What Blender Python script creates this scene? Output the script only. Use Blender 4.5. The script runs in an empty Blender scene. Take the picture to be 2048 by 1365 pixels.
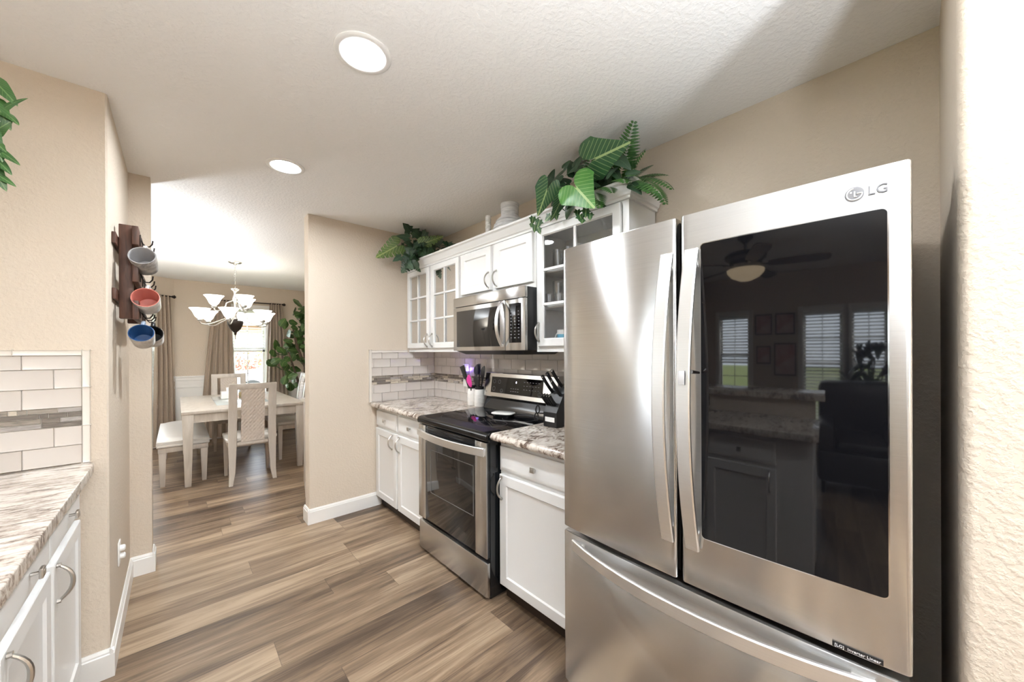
import bpy, bmesh, math, random
from mathutils import Vector, Matrix, Euler

random.seed(7)
S = bpy.context.scene
COL = S.collection
R = math.radians

# ------------------------------------------------------------------ camera
CAMZ = 1.36
cam_d = bpy.data.cameras.new('camera')
cam_d.sensor_width = 36.0
cam_d.lens = 734.2 / 2048 * 36.0
cam_d.shift_y = 19.96 / 2048
cam_d.clip_start = 0.02
cam = bpy.data.objects.new('camera', cam_d)
COL.objects.link(cam)
def _cam_axes():
    yaw, pitch, roll = -.7412, .0009, -.0046
    def rx(a): c, s = math.cos(a), math.sin(a); return Matrix(((1, 0, 0), (0, c, -s), (0, s, c)))
    def ry(a): c, s = math.cos(a), math.sin(a); return Matrix(((c, 0, s), (0, 1, 0), (-s, 0, c)))
    def rz(a): c, s = math.cos(a), math.sin(a); return Matrix(((c, -s, 0), (s, c, 0), (0, 0, 1)))
    m = rz(roll) @ rx(pitch) @ ry(yaw)
    w = lambda r: Vector((r[0], r[2], -r[1]))
    return w(m[0]), w(m[1]), w(m[2])
_r, _d, _f = _cam_axes()
cam.matrix_world = Matrix(((_r.x, -_d.x, -_f.x, 0), (_r.y, -_d.y, -_f.y, 0), (_r.z, -_d.z, -_f.z, CAMZ), (0, 0, 0, 1)))
S.camera = cam

# ------------------------------------------------------------------ view, world, sun
S.view_settings.view_transform = 'Standard'
S.view_settings.look = 'None'
S.view_settings.gamma = 1
S.view_settings.use_curve_mapping = False
S.view_settings.exposure = 1.15
S.cycles.use_denoising = True
S.cycles.max_bounces = 10
S.cycles.diffuse_bounces = 8
S.cycles.glossy_bounces = 5
S.cycles.transparent_max_bounces = 48
S.cycles.sample_clamp_indirect = 6
S.cycles.caustics_reflective = False
S.cycles.caustics_refractive = False

world = bpy.data.worlds.new('sky')
S.world = world
world.use_nodes = True
_bg = world.node_tree.nodes['Background']
_bg.inputs[0].default_value = (0.80, 0.89, 1.0, 1)
_bg.inputs[1].default_value = 6.0

sun_d = bpy.data.lights.new('sun', 'SUN')
sun_d.energy = 8.0
sun_d.angle = R(1)
sun_d.color = (1, .95, .86)
sun = bpy.data.objects.new('sun', sun_d)
COL.objects.link(sun)
sun.rotation_euler = Vector((.62, .45, -.62)).to_track_quat('-Z', 'Y').to_euler()

DOWNLIGHT = 225.0         # strength of the ceiling downlights
CHANDELIER = 2.0
FILL_UPLIGHT = 142.0  # strength of the added, unseen uplights

# ------------------------------------------------------------------ materials
def new_mat(name):
    m = bpy.data.materials.new(name)
    m.use_nodes = True
    nt = m.node_tree
    return m, nt, nt.nodes['Principled BSDF']

def pb(name, col, rough=.5, metal=0, spec=.5, emit=None, estr=0, coat=0, trans=0, sheen=0):
    m, nt, b = new_mat(name)
    b.inputs['Base Color'].default_value = (*col, 1)
    b.inputs['Roughness'].default_value = rough
    b.inputs['Metallic'].default_value = metal
    b.inputs['Specular IOR Level'].default_value = spec
    if emit:
        b.inputs['Emission Color'].default_value = (*emit, 1)
        b.inputs['Emission Strength'].default_value = estr
    if coat: b.inputs['Coat Weight'].default_value = coat; b.inputs['Coat Roughness'].default_value = .05
    if trans: b.inputs['Transmission Weight'].default_value = trans
    if sheen: b.inputs['Sheen Weight'].default_value = sheen
    return m

def nd(nt, t, **kw):
    n = nt.nodes.new(t)
    for k, v in kw.items(): setattr(n, k, v)
    return n

def lk(nt, a, b): nt.links.new(a, b)

def mth(nt, op, a, b=None, c=None):
    n = nd(nt, 'ShaderNodeMath', operation=op)
    for i, v in enumerate((a, b, c)):
        if v is None: continue
        if isinstance(v, (int, float)): n.inputs[i].default_value = v
        else: lk(nt, v, n.inputs[i])
    return n.outputs[0]

def coords(nt, scale=(1, 1, 1), rot=(0, 0, 0), out='Object'):
    tc = nd(nt, 'ShaderNodeTexCoord')
    mp = nd(nt, 'ShaderNodeMapping')
    mp.inputs['Scale'].default_value = scale
    mp.inputs['Rotation'].default_value = rot
    lk(nt, tc.outputs[out], mp.inputs['Vector'])
    return mp.outputs[0]

def geo_pos(nt, scale=(1, 1, 1)):
    g = nd(nt, 'ShaderNodeNewGeometry')
    mp = nd(nt, 'ShaderNodeMapping')
    mp.inputs['Scale'].default_value = scale
    lk(nt, g.outputs['Position'], mp.inputs['Vector'])
    return mp.outputs[0]

def noise(nt, vec, scale, detail=3, rough=.5, dist=0):
    n = nd(nt, 'ShaderNodeTexNoise')
    n.inputs['Scale'].default_value = scale
    n.inputs['Detail'].default_value = detail
    n.inputs['Roughness'].default_value = rough
    n.inputs['Distortion'].default_value = dist
    lk(nt, vec, n.inputs['Vector'])
    return n.outputs['Fac']

def ramp(nt, fac, stops, interp='LINEAR'):
    n = nd(nt, 'ShaderNodeValToRGB')
    cr = n.color_ramp
    cr.interpolation = interp
    while len(cr.elements) < len(stops): cr.elements.new(.5)
    for e, (p, c) in zip(cr.elements, stops):
        e.position = p
        e.color = (*c, 1) if len(c) == 3 else c
    lk(nt, fac, n.inputs[0])
    return n.outputs[0]

def bump(nt, bsdf, h, strength=.3, dist=.01):
    n = nd(nt, 'ShaderNodeBump')
    n.inputs['Strength'].default_value = strength
    n.inputs['Distance'].default_value = dist
    lk(nt, h, n.inputs['Height'])
    lk(nt, n.outputs[0], bsdf.inputs['Normal'])

def textured_paint(name, col, scale=55, strength=.35, rough=.75, dist=.004):
    m, nt, b = new_mat(name)
    b.inputs['Base Color'].default_value = (*col, 1)
    b.inputs['Roughness'].default_value = rough
    b.inputs['Specular IOR Level'].default_value = .25
    v = geo_pos(nt)
    h = noise(nt, v, scale, 3, .55)
    h = ramp(nt, h, [(.42, (0, 0, 0)), (.62, (1, 1, 1))])
    bump(nt, b, h, strength, dist)
    return m

M = {}
M['wall'] = textured_paint('beige_wall_paint', (.615, .535, .445), 70, .25)
M['ceiling'] = textured_paint('white_ceiling_paint', (.90, .90, .90), 60, .22, .85)
M['white_trim'] = pb('white_trim_paint', (.80, .79, .77), .35)
M['cab'] = pb('white_cabinet_paint', (.76, .76, .755), .32)
M['cab_in'] = pb('white_cabinet_interior', (.74, .74, .73), .5)
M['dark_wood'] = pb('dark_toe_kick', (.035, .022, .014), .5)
M['nickel'] = pb('brushed_nickel', (.55, .53, .50), .28, 1)
M['chrome'] = pb('chrome', (.75, .75, .75), .08, 1)
M['emblem_grey'] = pb('grey_emblem_print', (.20, .20, .215), .5)
M['button_grey'] = pb('pale_grey_button', (.50, .50, .51), .4)
M['black'] = pb('black_plastic', (.012, .012, .013), .35)
M['black_rubber'] = pb('black_rubber', (.01, .01, .01), .6)
M['black_glass'] = pb('black_glass', (.004, .004, .005), .03, 0, .42)
M['black_enamel'] = pb('black_enamel', (.008, .009, .011), .12, 0, .6)
M['oven_glass'] = pb('oven_window_glass', (.015, .014, .014), .05, 0, .7)
M['keymark'] = pb('grey_key_print', (.30, .31, .33), .5)
M['whitemark'] = pb('white_print', (.8, .8, .8), .5)
M['grey_plate'] = pb('grey_panel', (.23, .23, .24), .35, .6)
M['ceramic'] = pb('white_ceramic', (.82, .80, .77), .2, coat=.3)
M['bright_white'] = pb('white_plastic', (.85, .85, .84), .35)
M['lens'] = pb('downlight_lens', (1, 1, 1), .5, emit=(.905, .96, 1), estr=DOWNLIGHT)
M['lens_off'] = pb('unlit_downlight_lens', (.8, .8, .8), .5)
M['frost'] = pb('frosted_lit_glass', (.9, .88, .82), .5, emit=(1, .96, .89), estr=CHANDELIER)
M['fan_bowl'] = pb('amber_lit_glass', (.8, .65, .45), .4, emit=(1, .78, .5), estr=2.0)
M['violet_led'] = pb('violet_led', (.3, .2, .9), .4, emit=(.35, .22, 1), estr=16)
M['red_led'] = pb('red_display_window', (.02, .003, .006), .1)
M['white_led'] = pb('white_digits', (.2, .2, .3), .4, emit=(.8, .8, 1), estr=2.5)
M['pink'] = pb('pink_silicone', (.80, .05, .38), .45)
M['navy'] = pb('dark_blue_nylon', (.012, .014, .05), .4)
M['bronze'] = pb('dark_bronze', (.03, .022, .018), .4, .6)
M['fan_metal'] = pb('dark_fan_metal', (.012, .010, .009), .35, .5)
M['leather'] = pb('dark_leather', (.02, .018, .017), .35)
M['whitewash_bench'] = pb('pearl_upholstery', (.60, .57, .53), .28, sheen=.2)
M['terracotta'] = pb('grey_planter', (.20, .18, .16), .6)
M['soil'] = pb('soil', (.03, .02, .012), .9)
M['grout'] = pb('pale_grout', (.72, .68, .63), .8)
M['tile'] = pb('greige_gloss_tile', (.60, .555, .515), .12, 0, .5)
M['tile_trim'] = pb('pale_tile_trim', (.70, .655, .60), .15, 0, .5)
for n_, c_ in (('mosaic_dark', (.17, .145, .125)), ('mosaic_taupe', (.27, .235, .20)), ('mosaic_cream', (.50, .44, .36)), ('mosaic_grey', (.34, .31, .29))):
    m, nt, b = new_mat(n_)
    f = noise(nt, coords(nt, (25, 25, 160)), 1.0, 4, .6)
    lk(nt, ramp(nt, f, [(.3, tuple(x * .7 for x in c_)), (.7, tuple(min(1, x * 1.35) for x in c_))]), b.inputs['Base Color'])
    b.inputs['Roughness'].default_value = .25
    M[n_] = m

def thin_glass(name, tint=(1, 1, 1), gloss=.09, ior=1.45, cap=1.0):
    m = bpy.data.materials.new(name)
    m.use_nodes = True
    nt = m.node_tree
    nt.nodes.clear()
    o = nd(nt, 'ShaderNodeOutputMaterial')
    t = nd(nt, 'ShaderNodeBsdfTransparent'); t.inputs[0].default_value = (*tint, 1)
    g = nd(nt, 'ShaderNodeBsdfGlossy'); g.inputs['Roughness'].default_value = .02
    fr = nd(nt, 'ShaderNodeFresnel'); fr.inputs[0].default_value = ior
    mx = nd(nt, 'ShaderNodeMixShader')
    lk(nt, mth(nt, 'MINIMUM', mth(nt, 'MULTIPLY_ADD', fr.outputs[0], .9, gloss * .2), cap), mx.inputs[0])
    lk(nt, t.outputs[0], mx.inputs[1]); lk(nt, g.outputs[0], mx.inputs[2]); lk(nt, mx.outputs[0], o.inputs[0])
    return m
M['glass'] = thin_glass('clear_glass')
M['tumbler'] = thin_glass('drinking_glass', (.97, .975, .98), .35, 1.35, .42)

def steel(name, col=(.60, .595, .585), rough=.22, aniso=.985, grain=1.0):
    m, nt, b = new_mat(name)
    b.inputs['Metallic'].default_value = 1
    b.inputs['Anisotropic'].default_value = aniso
    tg = nd(nt, 'ShaderNodeTangent', direction_type='UV_MAP'); tg.uv_map = 'UVMap'
    lk(nt, tg.outputs[0], b.inputs['Tangent'])
    f = noise(nt, geo_pos(nt, (3, 3, 900)), 1.0, 2, .5)
    lk(nt, ramp(nt, f, [(.3, tuple(c * (1 - .05 * grain) for c in col)), (.7, tuple(min(1, c * (1 + .05 * grain)) for c in col))]), b.inputs['Base Color'])
    b.inputs['Roughness'].default_value = rough
    return m
M['steel'] = steel('brushed_stainless')
M['steel_handle'] = steel('satin_stainless_handle', (.74, .73, .72), .38, .5, .5)

def wood_floor():
    m, nt, b = new_mat('vinyl_wood_plank')
    W, L = .178, 1.22
    g = nd(nt, 'ShaderNodeNewGeometry')
    sp = nd(nt, 'ShaderNodeSeparateXYZ'); lk(nt, g.outputs['Position'], sp.inputs[0])
    X, Y = sp.outputs[0], sp.outputs[1]
    yr = mth(nt, 'DIVIDE', mth(nt, 'ADD', Y, 20.05), W)
    row = mth(nt, 'FLOOR', yr)
    wn = nd(nt, 'ShaderNodeTexWhiteNoise', noise_dimensions='1D'); lk(nt, row, wn.inputs['W'])
    xr = mth(nt, 'ADD', mth(nt, 'DIVIDE', mth(nt, 'ADD', X, 20.0), L), mth(nt, 'MULTIPLY', wn.outputs['Value'], 7.3))
    colm = mth(nt, 'FLOOR', xr)
    cb = nd(nt, 'ShaderNodeCombineXYZ'); lk(nt, row, cb.inputs[0]); lk(nt, colm, cb.inputs[1])
    w2 = nd(nt, 'ShaderNodeTexWhiteNoise', noise_dimensions='2D'); lk(nt, cb.outputs[0], w2.inputs['Vector'])
    rnd = w2.outputs['Value']
    # grain, offset per plank
    off = nd(nt, 'ShaderNodeCombineXYZ')
    lk(nt, mth(nt, 'MULTIPLY', rnd, 37.0), off.inputs[0]); lk(nt, mth(nt, 'MULTIPLY', rnd, 11.0), off.inputs[1]); lk(nt, rnd, off.inputs[2])
    av = nd(nt, 'ShaderNodeVectorMath', operation='ADD'); lk(nt, g.outputs['Position'], av.inputs[0]); lk(nt, off.outputs[0], av.inputs[1])
    mp = nd(nt, 'ShaderNodeMapping'); mp.inputs['Scale'].default_value = (1.3, 16, 1); lk(nt, av.outputs[0], mp.inputs[0])
    g1 = noise(nt, mp.outputs[0], 1.0, 6, .62, .8)
    mp2 = nd(nt, 'ShaderNodeMapping'); mp2.inputs['Scale'].default_value = (5, 150, 1); lk(nt, av.outputs[0], mp2.inputs[0])
    g2 = noise(nt, mp2.outputs[0], 1.0, 3, .6)
    mp3 = nd(nt, 'ShaderNodeMapping'); mp3.inputs['Scale'].default_value = (.9, 4.5, 1); lk(nt, av.outputs[0], mp3.inputs[0])
    g3 = noise(nt, mp3.outputs[0], 1.0, 2, .5)
    f = mth(nt, 'ADD', mth(nt, 'MULTIPLY', g1, .62), mth(nt, 'MULTIPLY', g2, .20))
    f = mth(nt, 'ADD', f, mth(nt, 'MULTIPLY', g3, .30))
    f = mth(nt, 'ADD', f, mth(nt, 'MULTIPLY', rnd, .22))
    c = ramp(nt, f, [(.43, (.040, .026, .018)), (.56, (.100, .066, .043)), (.67, (.205, .140, .090)), (.83, (.38, .280, .190))])
    # joints between planks
    fy = mth(nt, 'FRACT', yr); fx = mth(nt, 'FRACT', xr)
    ey = mth(nt, 'MULTIPLY', mth(nt, 'MINIMUM', fy, mth(nt, 'SUBTRACT', 1, fy)), W)
    ex = mth(nt, 'MULTIPLY', mth(nt, 'MINIMUM', fx, mth(nt, 'SUBTRACT', 1, fx)), L)
    e = mth(nt, 'MINIMUM', ey, ex)
    gap = mth(nt, 'LESS_THAN', e, .0011)
    mx = nd(nt, 'ShaderNodeMix', data_type='RGBA'); lk(nt, mth(nt, 'MULTIPLY', gap, .55), mx.inputs[0])
    lk(nt, c, mx.inputs[6]); mx.inputs[7].default_value = (.03, .02, .014, 1)
    lk(nt, mx.outputs[2], b.inputs['Base Color'])
    b.inputs['Roughness'].default_value = .34
    b.inputs['Specular IOR Level'].default_value = .45
    bump(nt, b, mth(nt, 'SUBTRACT', g2, mth(nt, 'MULTIPLY', gap, 1.5)), .12, .003)
    return m
M['floor'] = wood_floor()

def granite(name, sx, sy, dark, rough=.18):
    m, nt, b = new_mat(name)
    v = geo_pos(nt, (sx, sy, 22))
    f1 = noise(nt, v, 1.0, 6, .68, 1.1)
    f2 = noise(nt, geo_pos(nt, (7, 7, 9)), 1.0, 2, .5)
    f3 = noise(nt, geo_pos(nt, (90, 90, 90)), 1.0, 3, .7)
    f = mth(nt, 'ADD', mth(nt, 'MULTIPLY', f1, .75), mth(nt, 'MULTIPLY', f2, .25))
    f = mth(nt, 'ADD', f, mth(nt, 'MULTIPLY', mth(nt, 'SUBTRACT', f3, .5), .16))
    lk(nt, ramp(nt, f, [(.36, (.07, .045, .035)), (.425, dark), (.475, (.43, .37, .32)), (.54, (.60, .54, .48)), (.75, (.68, .63, .57))]), b.inputs['Base Color'])
    b.inputs['Roughness'].default_value = rough
    return m
M['granite'] = granite('cream_granite', 17, 34, (.19, .135, .105))
M['granite_vein'] = granite('veined_cream_granite', 9, 34, (.26, .205, .175))

def wood(name, c0, c1, sc=(30, 30, 3), rough=.5):
    m, nt, b = new_mat(name)
    f = noise(nt, coords(nt, sc), 1.0, 5, .6, .5)
    lk(nt, ramp(nt, f, [(.3, c0), (.7, c1)]), b.inputs['Base Color'])
    b.inputs['Roughness'].default_value = rough
    return m
M['rack_wood'] = wood('stained_rack_wood', (.045, .018, .011), (.12, .050, .030), (60, 60, 6), .5)
M['table_wood'] = wood('whitewashed_wood', (.44, .39, .335), (.60, .55, .49), (20, 20, 3), .32)
M['chair_wood'] = wood('pearl_grey_chair_wood', (.47, .42, .37), (.57, .52, .465), (25, 25, 3), .32)
M['quilt'] = pb('quilted_beige_upholstery', (.56, .49, .43), .38, sheen=.2)
M['fan_wood'] = wood('dark_fan_blade', (.05, .025, .014), (.10, .05, .03))
M['vase'] = wood('whitewashed_pottery', (.42, .42, .43), (.72, .72, .71), (14, 14, 70), .7)
M['birch'] = wood('birch_white', (.5, .48, .45), (.86, .85, .83), (40, 40, 55), .6)

def curtain_mat():
    m, nt, b = new_mat('taupe_curtain_fabric')
    f = noise(nt, coords(nt, (300, 300, 40)), 1, 2, .5)
    lk(nt, ramp(nt, f, [(.3, (.32, .25, .19)), (.7, (.40, .32, .25))]), b.inputs['Base Color'])
    b.inputs['Roughness'].default_value = .42
    b.inputs['Sheen Weight'].default_value = .3
    return m
M['curtain'] = curtain_mat()

def leaf_mat(name, dark, light, vein, freq=14, vw=.05, mid=.05, rough=.38, edge=None):
    """leaf colour from its own uv: u along the midrib, v across it"""
    m, nt, b = new_mat(name)
    uv = nd(nt, 'ShaderNodeUVMap'); uv.uv_map = 'UVMap'
    sp = nd(nt, 'ShaderNodeSeparateXYZ'); lk(nt, uv.outputs[0], sp.inputs[0])
    u, v = sp.outputs[0], mth(nt, 'ABSOLUTE', mth(nt, 'SUBTRACT', sp.outputs[1], .5))
    v = mth(nt, 'MULTIPLY', v, 2)
    ph = mth(nt, 'FRACT', mth(nt, 'MULTIPLY', mth(nt, 'SUBTRACT', u, mth(nt, 'MULTIPLY', v, .42)), freq))
    side = mth(nt, 'LESS_THAN', mth(nt, 'ABSOLUTE', mth(nt, 'SUBTRACT', ph, .5)), vw)
    side = mth(nt, 'MULTIPLY', side, mth(nt, 'LESS_THAN', v, .82))
    mid_ = mth(nt, 'LESS_THAN', v, mid)
    vv = mth(nt, 'MAXIMUM', mth(nt, 'MULTIPLY', side, .75), mid_)
    f = noise(nt, geo_pos(nt), 9, 3, .6)
    base = ramp(nt, f, [(.35, dark), (.65, light)])
    mx = nd(nt, 'ShaderNodeMix', data_type='RGBA'); lk(nt, vv, mx.inputs[0])
    lk(nt, base, mx.inputs[6]); mx.inputs[7].default_value = (*vein, 1)
    out = mx.outputs[2]
    lk(nt, out, b.inputs['Base Color'])
    b.inputs['Roughness'].default_value = rough
    return m
M['leaf_monstera'] = leaf_mat('monstera_leaf', (.055, .115, .022), (.10, .17, .035), (.30, .36, .13), 8, .08, .05)
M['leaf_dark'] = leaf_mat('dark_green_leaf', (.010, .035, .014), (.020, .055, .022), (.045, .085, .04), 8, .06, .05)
M['leaf_arrow'] = leaf_mat('arrowhead_leaf', (.014, .065, .022), (.025, .095, .03), (.28, .38, .16), 9, .055, .05)
M['leaf_bright'] = leaf_mat('bright_arrowhead_leaf', (.035, .15, .020), (.062, .20, .032), (.32, .44, .18), 9, .05, .05)
M['leaf_fern'] = leaf_mat('fern_leaf', (.016, .075, .014), (.045, .14, .02), (.06, .15, .03), 6, .05, .06)
M['leaf_pothos'] = leaf_mat('pothos_leaf', (.018, .070, .014), (.045, .125, .030), (.13, .23, .08), 7, .05, .06)
M['leaf_fiddle'] = leaf_mat('fiddle_leaf', (.020, .060, .015), (.060, .135, .03), (.17, .25, .08), 7, .06, .06)
M['stem'] = pb('green_stem', (.05, .10, .03), .6)
M['bark'] = wood('bark', (.06, .04, .028), (.17, .12, .085), (12, 12, 6), .8)
M['old_bark'] = wood('lichened_bark', (.10, .085, .05), (.24, .20, .12), (14, 14, 10), .9)
M['grass'] = wood('lawn_grass', (.16, .22, .05), (.34, .36, .12), (1.5, 1.5, 1.5), .9)
M['asphalt'] = pb('pale_driveway', (.42, .46, .52), .8)
M['red_bush'] = wood('red_shrub_foliage', (.25, .06, .05), (.55, .26, .20), (6, 6, 6), .8)
M['yellow_bush'] = wood('yellow_green_foliage', (.26, .30, .06), (.62, .60, .24), (4, 4, 4), .8)
M['brick'] = wood('brick_wall', (.23, .12, .10), (.34, .20, .16), (10, 10, 30), .9)
M['car_white'] = pb('pale_car_paint', (.70, .70, .72), .2, coat=.5)
def blind_mat():
    m, nt, b = new_mat('white_blind_slat')
    b.inputs['Base Color'].default_value = (.82, .82, .81, 1)
    b.inputs['Roughness'].default_value = .45
    t = nd(nt, 'ShaderNodeBsdfTranslucent'); t.inputs[0].default_value = (.85, .85, .84, 1)
    mx = nd(nt, 'ShaderNodeMixShader'); mx.inputs[0].default_value = .45
    o = nt.nodes['Material Output']
    lk(nt, b.outputs[0], mx.inputs[1]); lk(nt, t.outputs[0], mx.inputs[2]); lk(nt, mx.outputs[0], o.inputs[0])
    return m
M['blind'] = blind_mat()
M['paper_art'] = wood('red_and_white_print', (.45, .06, .05), (.75, .72, .68), (4, 4, 4), .6)
M['speck_mug'] = wood('grey_embossed_glaze', (.06, .06, .07), (.50, .48, .45), (24, 24, 24), .3)
M['mug_in_grey'] = pb('grey_glaze', (.36, .36, .37), .12)
M['mug_pink'] = pb('coral_glaze', (.56, .19, .155), .12)
M['mug_blue'] = pb('blue_glaze', (.028, .085, .22), .1)
M['mug_pale'] = wood('pale_embossed_glaze', (.40, .38, .36), (.72, .69, .66), (30, 30, 30), .3)
M['mug_paleblue'] = pb('pale_blue_glaze', (.42, .52, .68), .15)
M['sky_blue'] = pb('sky_blue_glaze', (.20, .52, .72), .25)
M['red_lid'] = pb('red_plastic_lid', (.75, .10, .07), .4)
M['tan'] = wood('tan_woven', (.30, .22, .10), (.50, .38, .20), (90, 90, 90), .7)
M['knife_steel'] = pb('knife_steel', (.70, .70, .70), .22, 1)
M['plate'] = pb('grey_green_plate', (.38, .42, .38), .2)
M['brown_box'] = pb('brown_box', (.14, .075, .05), .6)

# ------------------------------------------------------------------ mesh builder
ORI = {}
class MB:
    def __init__(self):
        self.bm = bmesh.new()
        self.uv = self.bm.loops.layers.uv.new('UVMap')
    def _pre(self, vs, mi):
        for f in {f for v in vs for f in v.link_faces}: f.material_index = mi
    def face(self, co, mi=0, uvs=None):
        vs = [self.bm.verts.new(c) for c in co]
        f = self.bm.faces.new(vs); f.material_index = mi
        if uvs:
            for l, q in zip(f.loops, uvs): l[self.uv].uv = q
        return f
    def box(self, x0, x1, y0, y1, z0, z1, bev=0, mi=0, seg=2, mat=None):
        r = bmesh.ops.create_cube(self.bm, size=1)
        vs = r['verts']
        for v in vs:
            v.co = Vector((x0 + (v.co.x + .5) * (x1 - x0), y0 + (v.co.y + .5) * (y1 - y0), z0 + (v.co.z + .5) * (z1 - z0)))
            if mat is not None: v.co = mat @ v.co
        self._pre(vs, mi)
        if bev > 0:
            es = list({e for v in vs for e in v.link_edges})
            bmesh.ops.bevel(self.bm, geom=es, offset=bev, segments=seg, affect='EDGES', profile=.5, clamp_overlap=True, material=-1)
        return self
    def hexa(self, bot, top, mi=0, bev=0):
        """eight corners: four below, four above"""
        vs = [self.bm.verts.new(c) for c in list(bot) + list(top)]
        q = [(0, 1, 2, 3), (7, 6, 5, 4), (0, 4, 5, 1), (1, 5, 6, 2), (2, 6, 7, 3), (3, 7, 4, 0)]
        for a in q: self.bm.faces.new([vs[i] for i in a])
        self._pre(vs, mi)
        if bev > 0:
            es = list({e for v in vs for e in v.link_edges})
            bmesh.ops.bevel(self.bm, geom=es, offset=bev, segments=2, affect='EDGES', profile=.5, clamp_overlap=True, material=-1)
        return self
    def prism(self, pts, z0, z1, mi=0, bev=0):
        """vertical prism over an xy outline"""
        a = [self.bm.verts.new((x, y, z0)) for x, y in pts]
        b = [self.bm.verts.new((x, y, z1)) for x, y in pts]
        n = len(pts)
        self.bm.faces.new(a[::-1]); self.bm.faces.new(b)
        for i in range(n): self.bm.faces.new((a[i], a[(i + 1) % n], b[(i + 1) % n], b[i]))
        self._pre(a + b, mi)
        if bev > 0:
            es = list({e for v in a + b for e in v.link_edges})
            bmesh.ops.bevel(self.bm, geom=es, offset=bev, segments=2, affect='EDGES', profile=.5, clamp_overlap=True, material=-1)
        return self
    def ring_loft(self, rings, mi=0, caps=True, closed=True, loop=False):
        """rings of points joined in order"""
        vr = [[self.bm.verts.new(p) for p in r] for r in rings]
        n = len(vr[0])
        m = len(vr)
        for i in range(m if loop else m - 1):
            a, b = vr[i], vr[(i + 1) % m]
            for j in range(n if closed else n - 1):
                k = (j + 1) % n
                f = self.bm.faces.new((a[j], a[k], b[k], b[j])); f.material_index = mi
        if caps and not loop and closed:
            for r in (vr[0][::-1], vr[-1]):
                try:
                    f = self.bm.faces.new(r); f.material_index = mi
                except ValueError: pass
        return self
    def lathe(self, prof, c=(0, 0, 0), n=24, mi=0, mat=None, caps=True):
        rings = []
        for r, z in prof:
            ring = []
            for i in range(n):
                a = 2 * math.pi * i / n
                p = Vector((max(r, 1e-4) * math.cos(a), max(r, 1e-4) * math.sin(a), z))
                if mat is not None: p = mat @ p
                ring.append(p + Vector(c))
            rings.append(ring)
        return self.ring_loft(rings, mi, caps)
    def tube(self, pts, r, n=8, mi=0, caps=True, loop=False):
        pts = [Vector(p) for p in pts]
        rings = []
        ref = None
        for i, p in enumerate(pts):
            if loop: t = pts[(i + 1) % len(pts)] - pts[i - 1]
            else: t = pts[min(i + 1, len(pts) - 1)] - pts[max(i - 1, 0)]
            t.normalize()
            if ref is None:
                ref = Vector((0, 0, 1)) if abs(t.z) < .9 else Vector((1, 0, 0))
            a = t.cross(ref); a.normalize(); b = t.cross(a); b.normalize()
            ref = a.cross(t) * 1.0
            rr = r[i] if isinstance(r, (list, tuple)) else r
            rings.append([p + a * rr * math.cos(2 * math.pi * k / n) + b * rr * math.sin(2 * math.pi * k / n) for k in range(n)])
        return self.ring_loft(rings, mi, caps, True, loop)
    def bar(self, pts, w, h, wdir, mi=0, r=.25):
        """flat bar swept along pts: width w along wdir, thickness h across, rounded corners"""
        pts = [Vector(p) for p in pts]
        wd = Vector(wdir).normalized()
        rings = []
        for i, p in enumerate(pts):
            t = (pts[min(i + 1, len(pts) - 1)] - pts[max(i - 1, 0)]).normalized()
            nn = t.cross(wd).normalized()
            ww = w[i] if isinstance(w, (list, tuple)) else w
            hh = h[i] if isinstance(h, (list, tuple)) else h
            c = min(ww, hh) * r
            o = [(-ww / 2 + c, -hh / 2), (ww / 2 - c, -hh / 2), (ww / 2, -hh / 2 + c), (ww / 2, hh / 2 - c), (ww / 2 - c, hh / 2), (-ww / 2 + c, hh / 2), (-ww / 2, hh / 2 - c), (-ww / 2, -hh / 2 + c)]
            rings.append([p + wd * a + nn * b for a, b in o])
        return self.ring_loft(rings, mi)
    def panel(self, o, u, v, n, w, h, rings, mi=0, centre=True):
        """nested rectangle rings (inset, height) in the plane o,u,v rising along n"""
        o, u, v, n = Vector(o), Vector(u), Vector(v), Vector(n)
        rr = []
        for d, z in rings:
            rr.append([o + u * d + v * d + n * z, o + u * (w - d) + v * d + n * z, o + u * (w - d) + v * (h - d) + n * z, o + u * d + v * (h - d) + n * z])
        if centre: return self.ring_loft(rr, mi)
        return self.ring_loft(rr, mi, loop=True)
    def sheet(self, fn, nu, nv, mi=0, uvf=None):
        vs = [[self.bm.verts.new(fn(i / nu, j / nv)) for j in range(nv + 1)] for i in range(nu + 1)]
        for i in range(nu):
            for j in range(nv):
                f = self.bm.faces.new((vs[i][j], vs[i + 1][j], vs[i + 1][j + 1], vs[i][j + 1]))
                f.material_index = mi
                for l, (a, b) in zip(f.loops, ((i, j), (i + 1, j), (i + 1, j + 1), (i, j + 1))):
                    l[self.uv].uv = (a / nu, b / nv)
        return self
    def build(self, name, mats, parent=None, smooth=40, steel_uv=False, norm=True):
        bm = self.bm
        if norm: bmesh.ops.recalc_face_normals(bm, faces=bm.faces[:])
        o = Vector((0, 0, 0))
        if parent is not None: o = ORI.get(parent.name, Vector((0, 0, 0)))
        if steel_uv:
            for f in bm.faces:
                for l in f.loops:
                    c = l.vert.co
                    l[self.uv].uv = (c.z, c.y + c.x) if steel_uv != 'h' else (c.z * .3 + c.x, c.y)
        if o.length > 0: bmesh.ops.translate(bm, vec=-o, verts=bm.verts[:])
        me = bpy.data.meshes.new(name)
        for m in (mats if isinstance(mats, (list, tuple)) else [mats]): me.materials.append(M[m] if isinstance(m, str) else m)
        bm.to_mesh(me); bm.free()
        if smooth:
            me.polygons.foreach_set('use_smooth', [True] * len(me.polygons))
            me.set_sharp_from_angle(angle=R(smooth))
        ob = bpy.data.objects.new(name, me)
        COL.objects.link(ob)
        if parent is not None:
            ob.parent = parent
            ORI[ob.name] = o
        return ob

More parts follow.
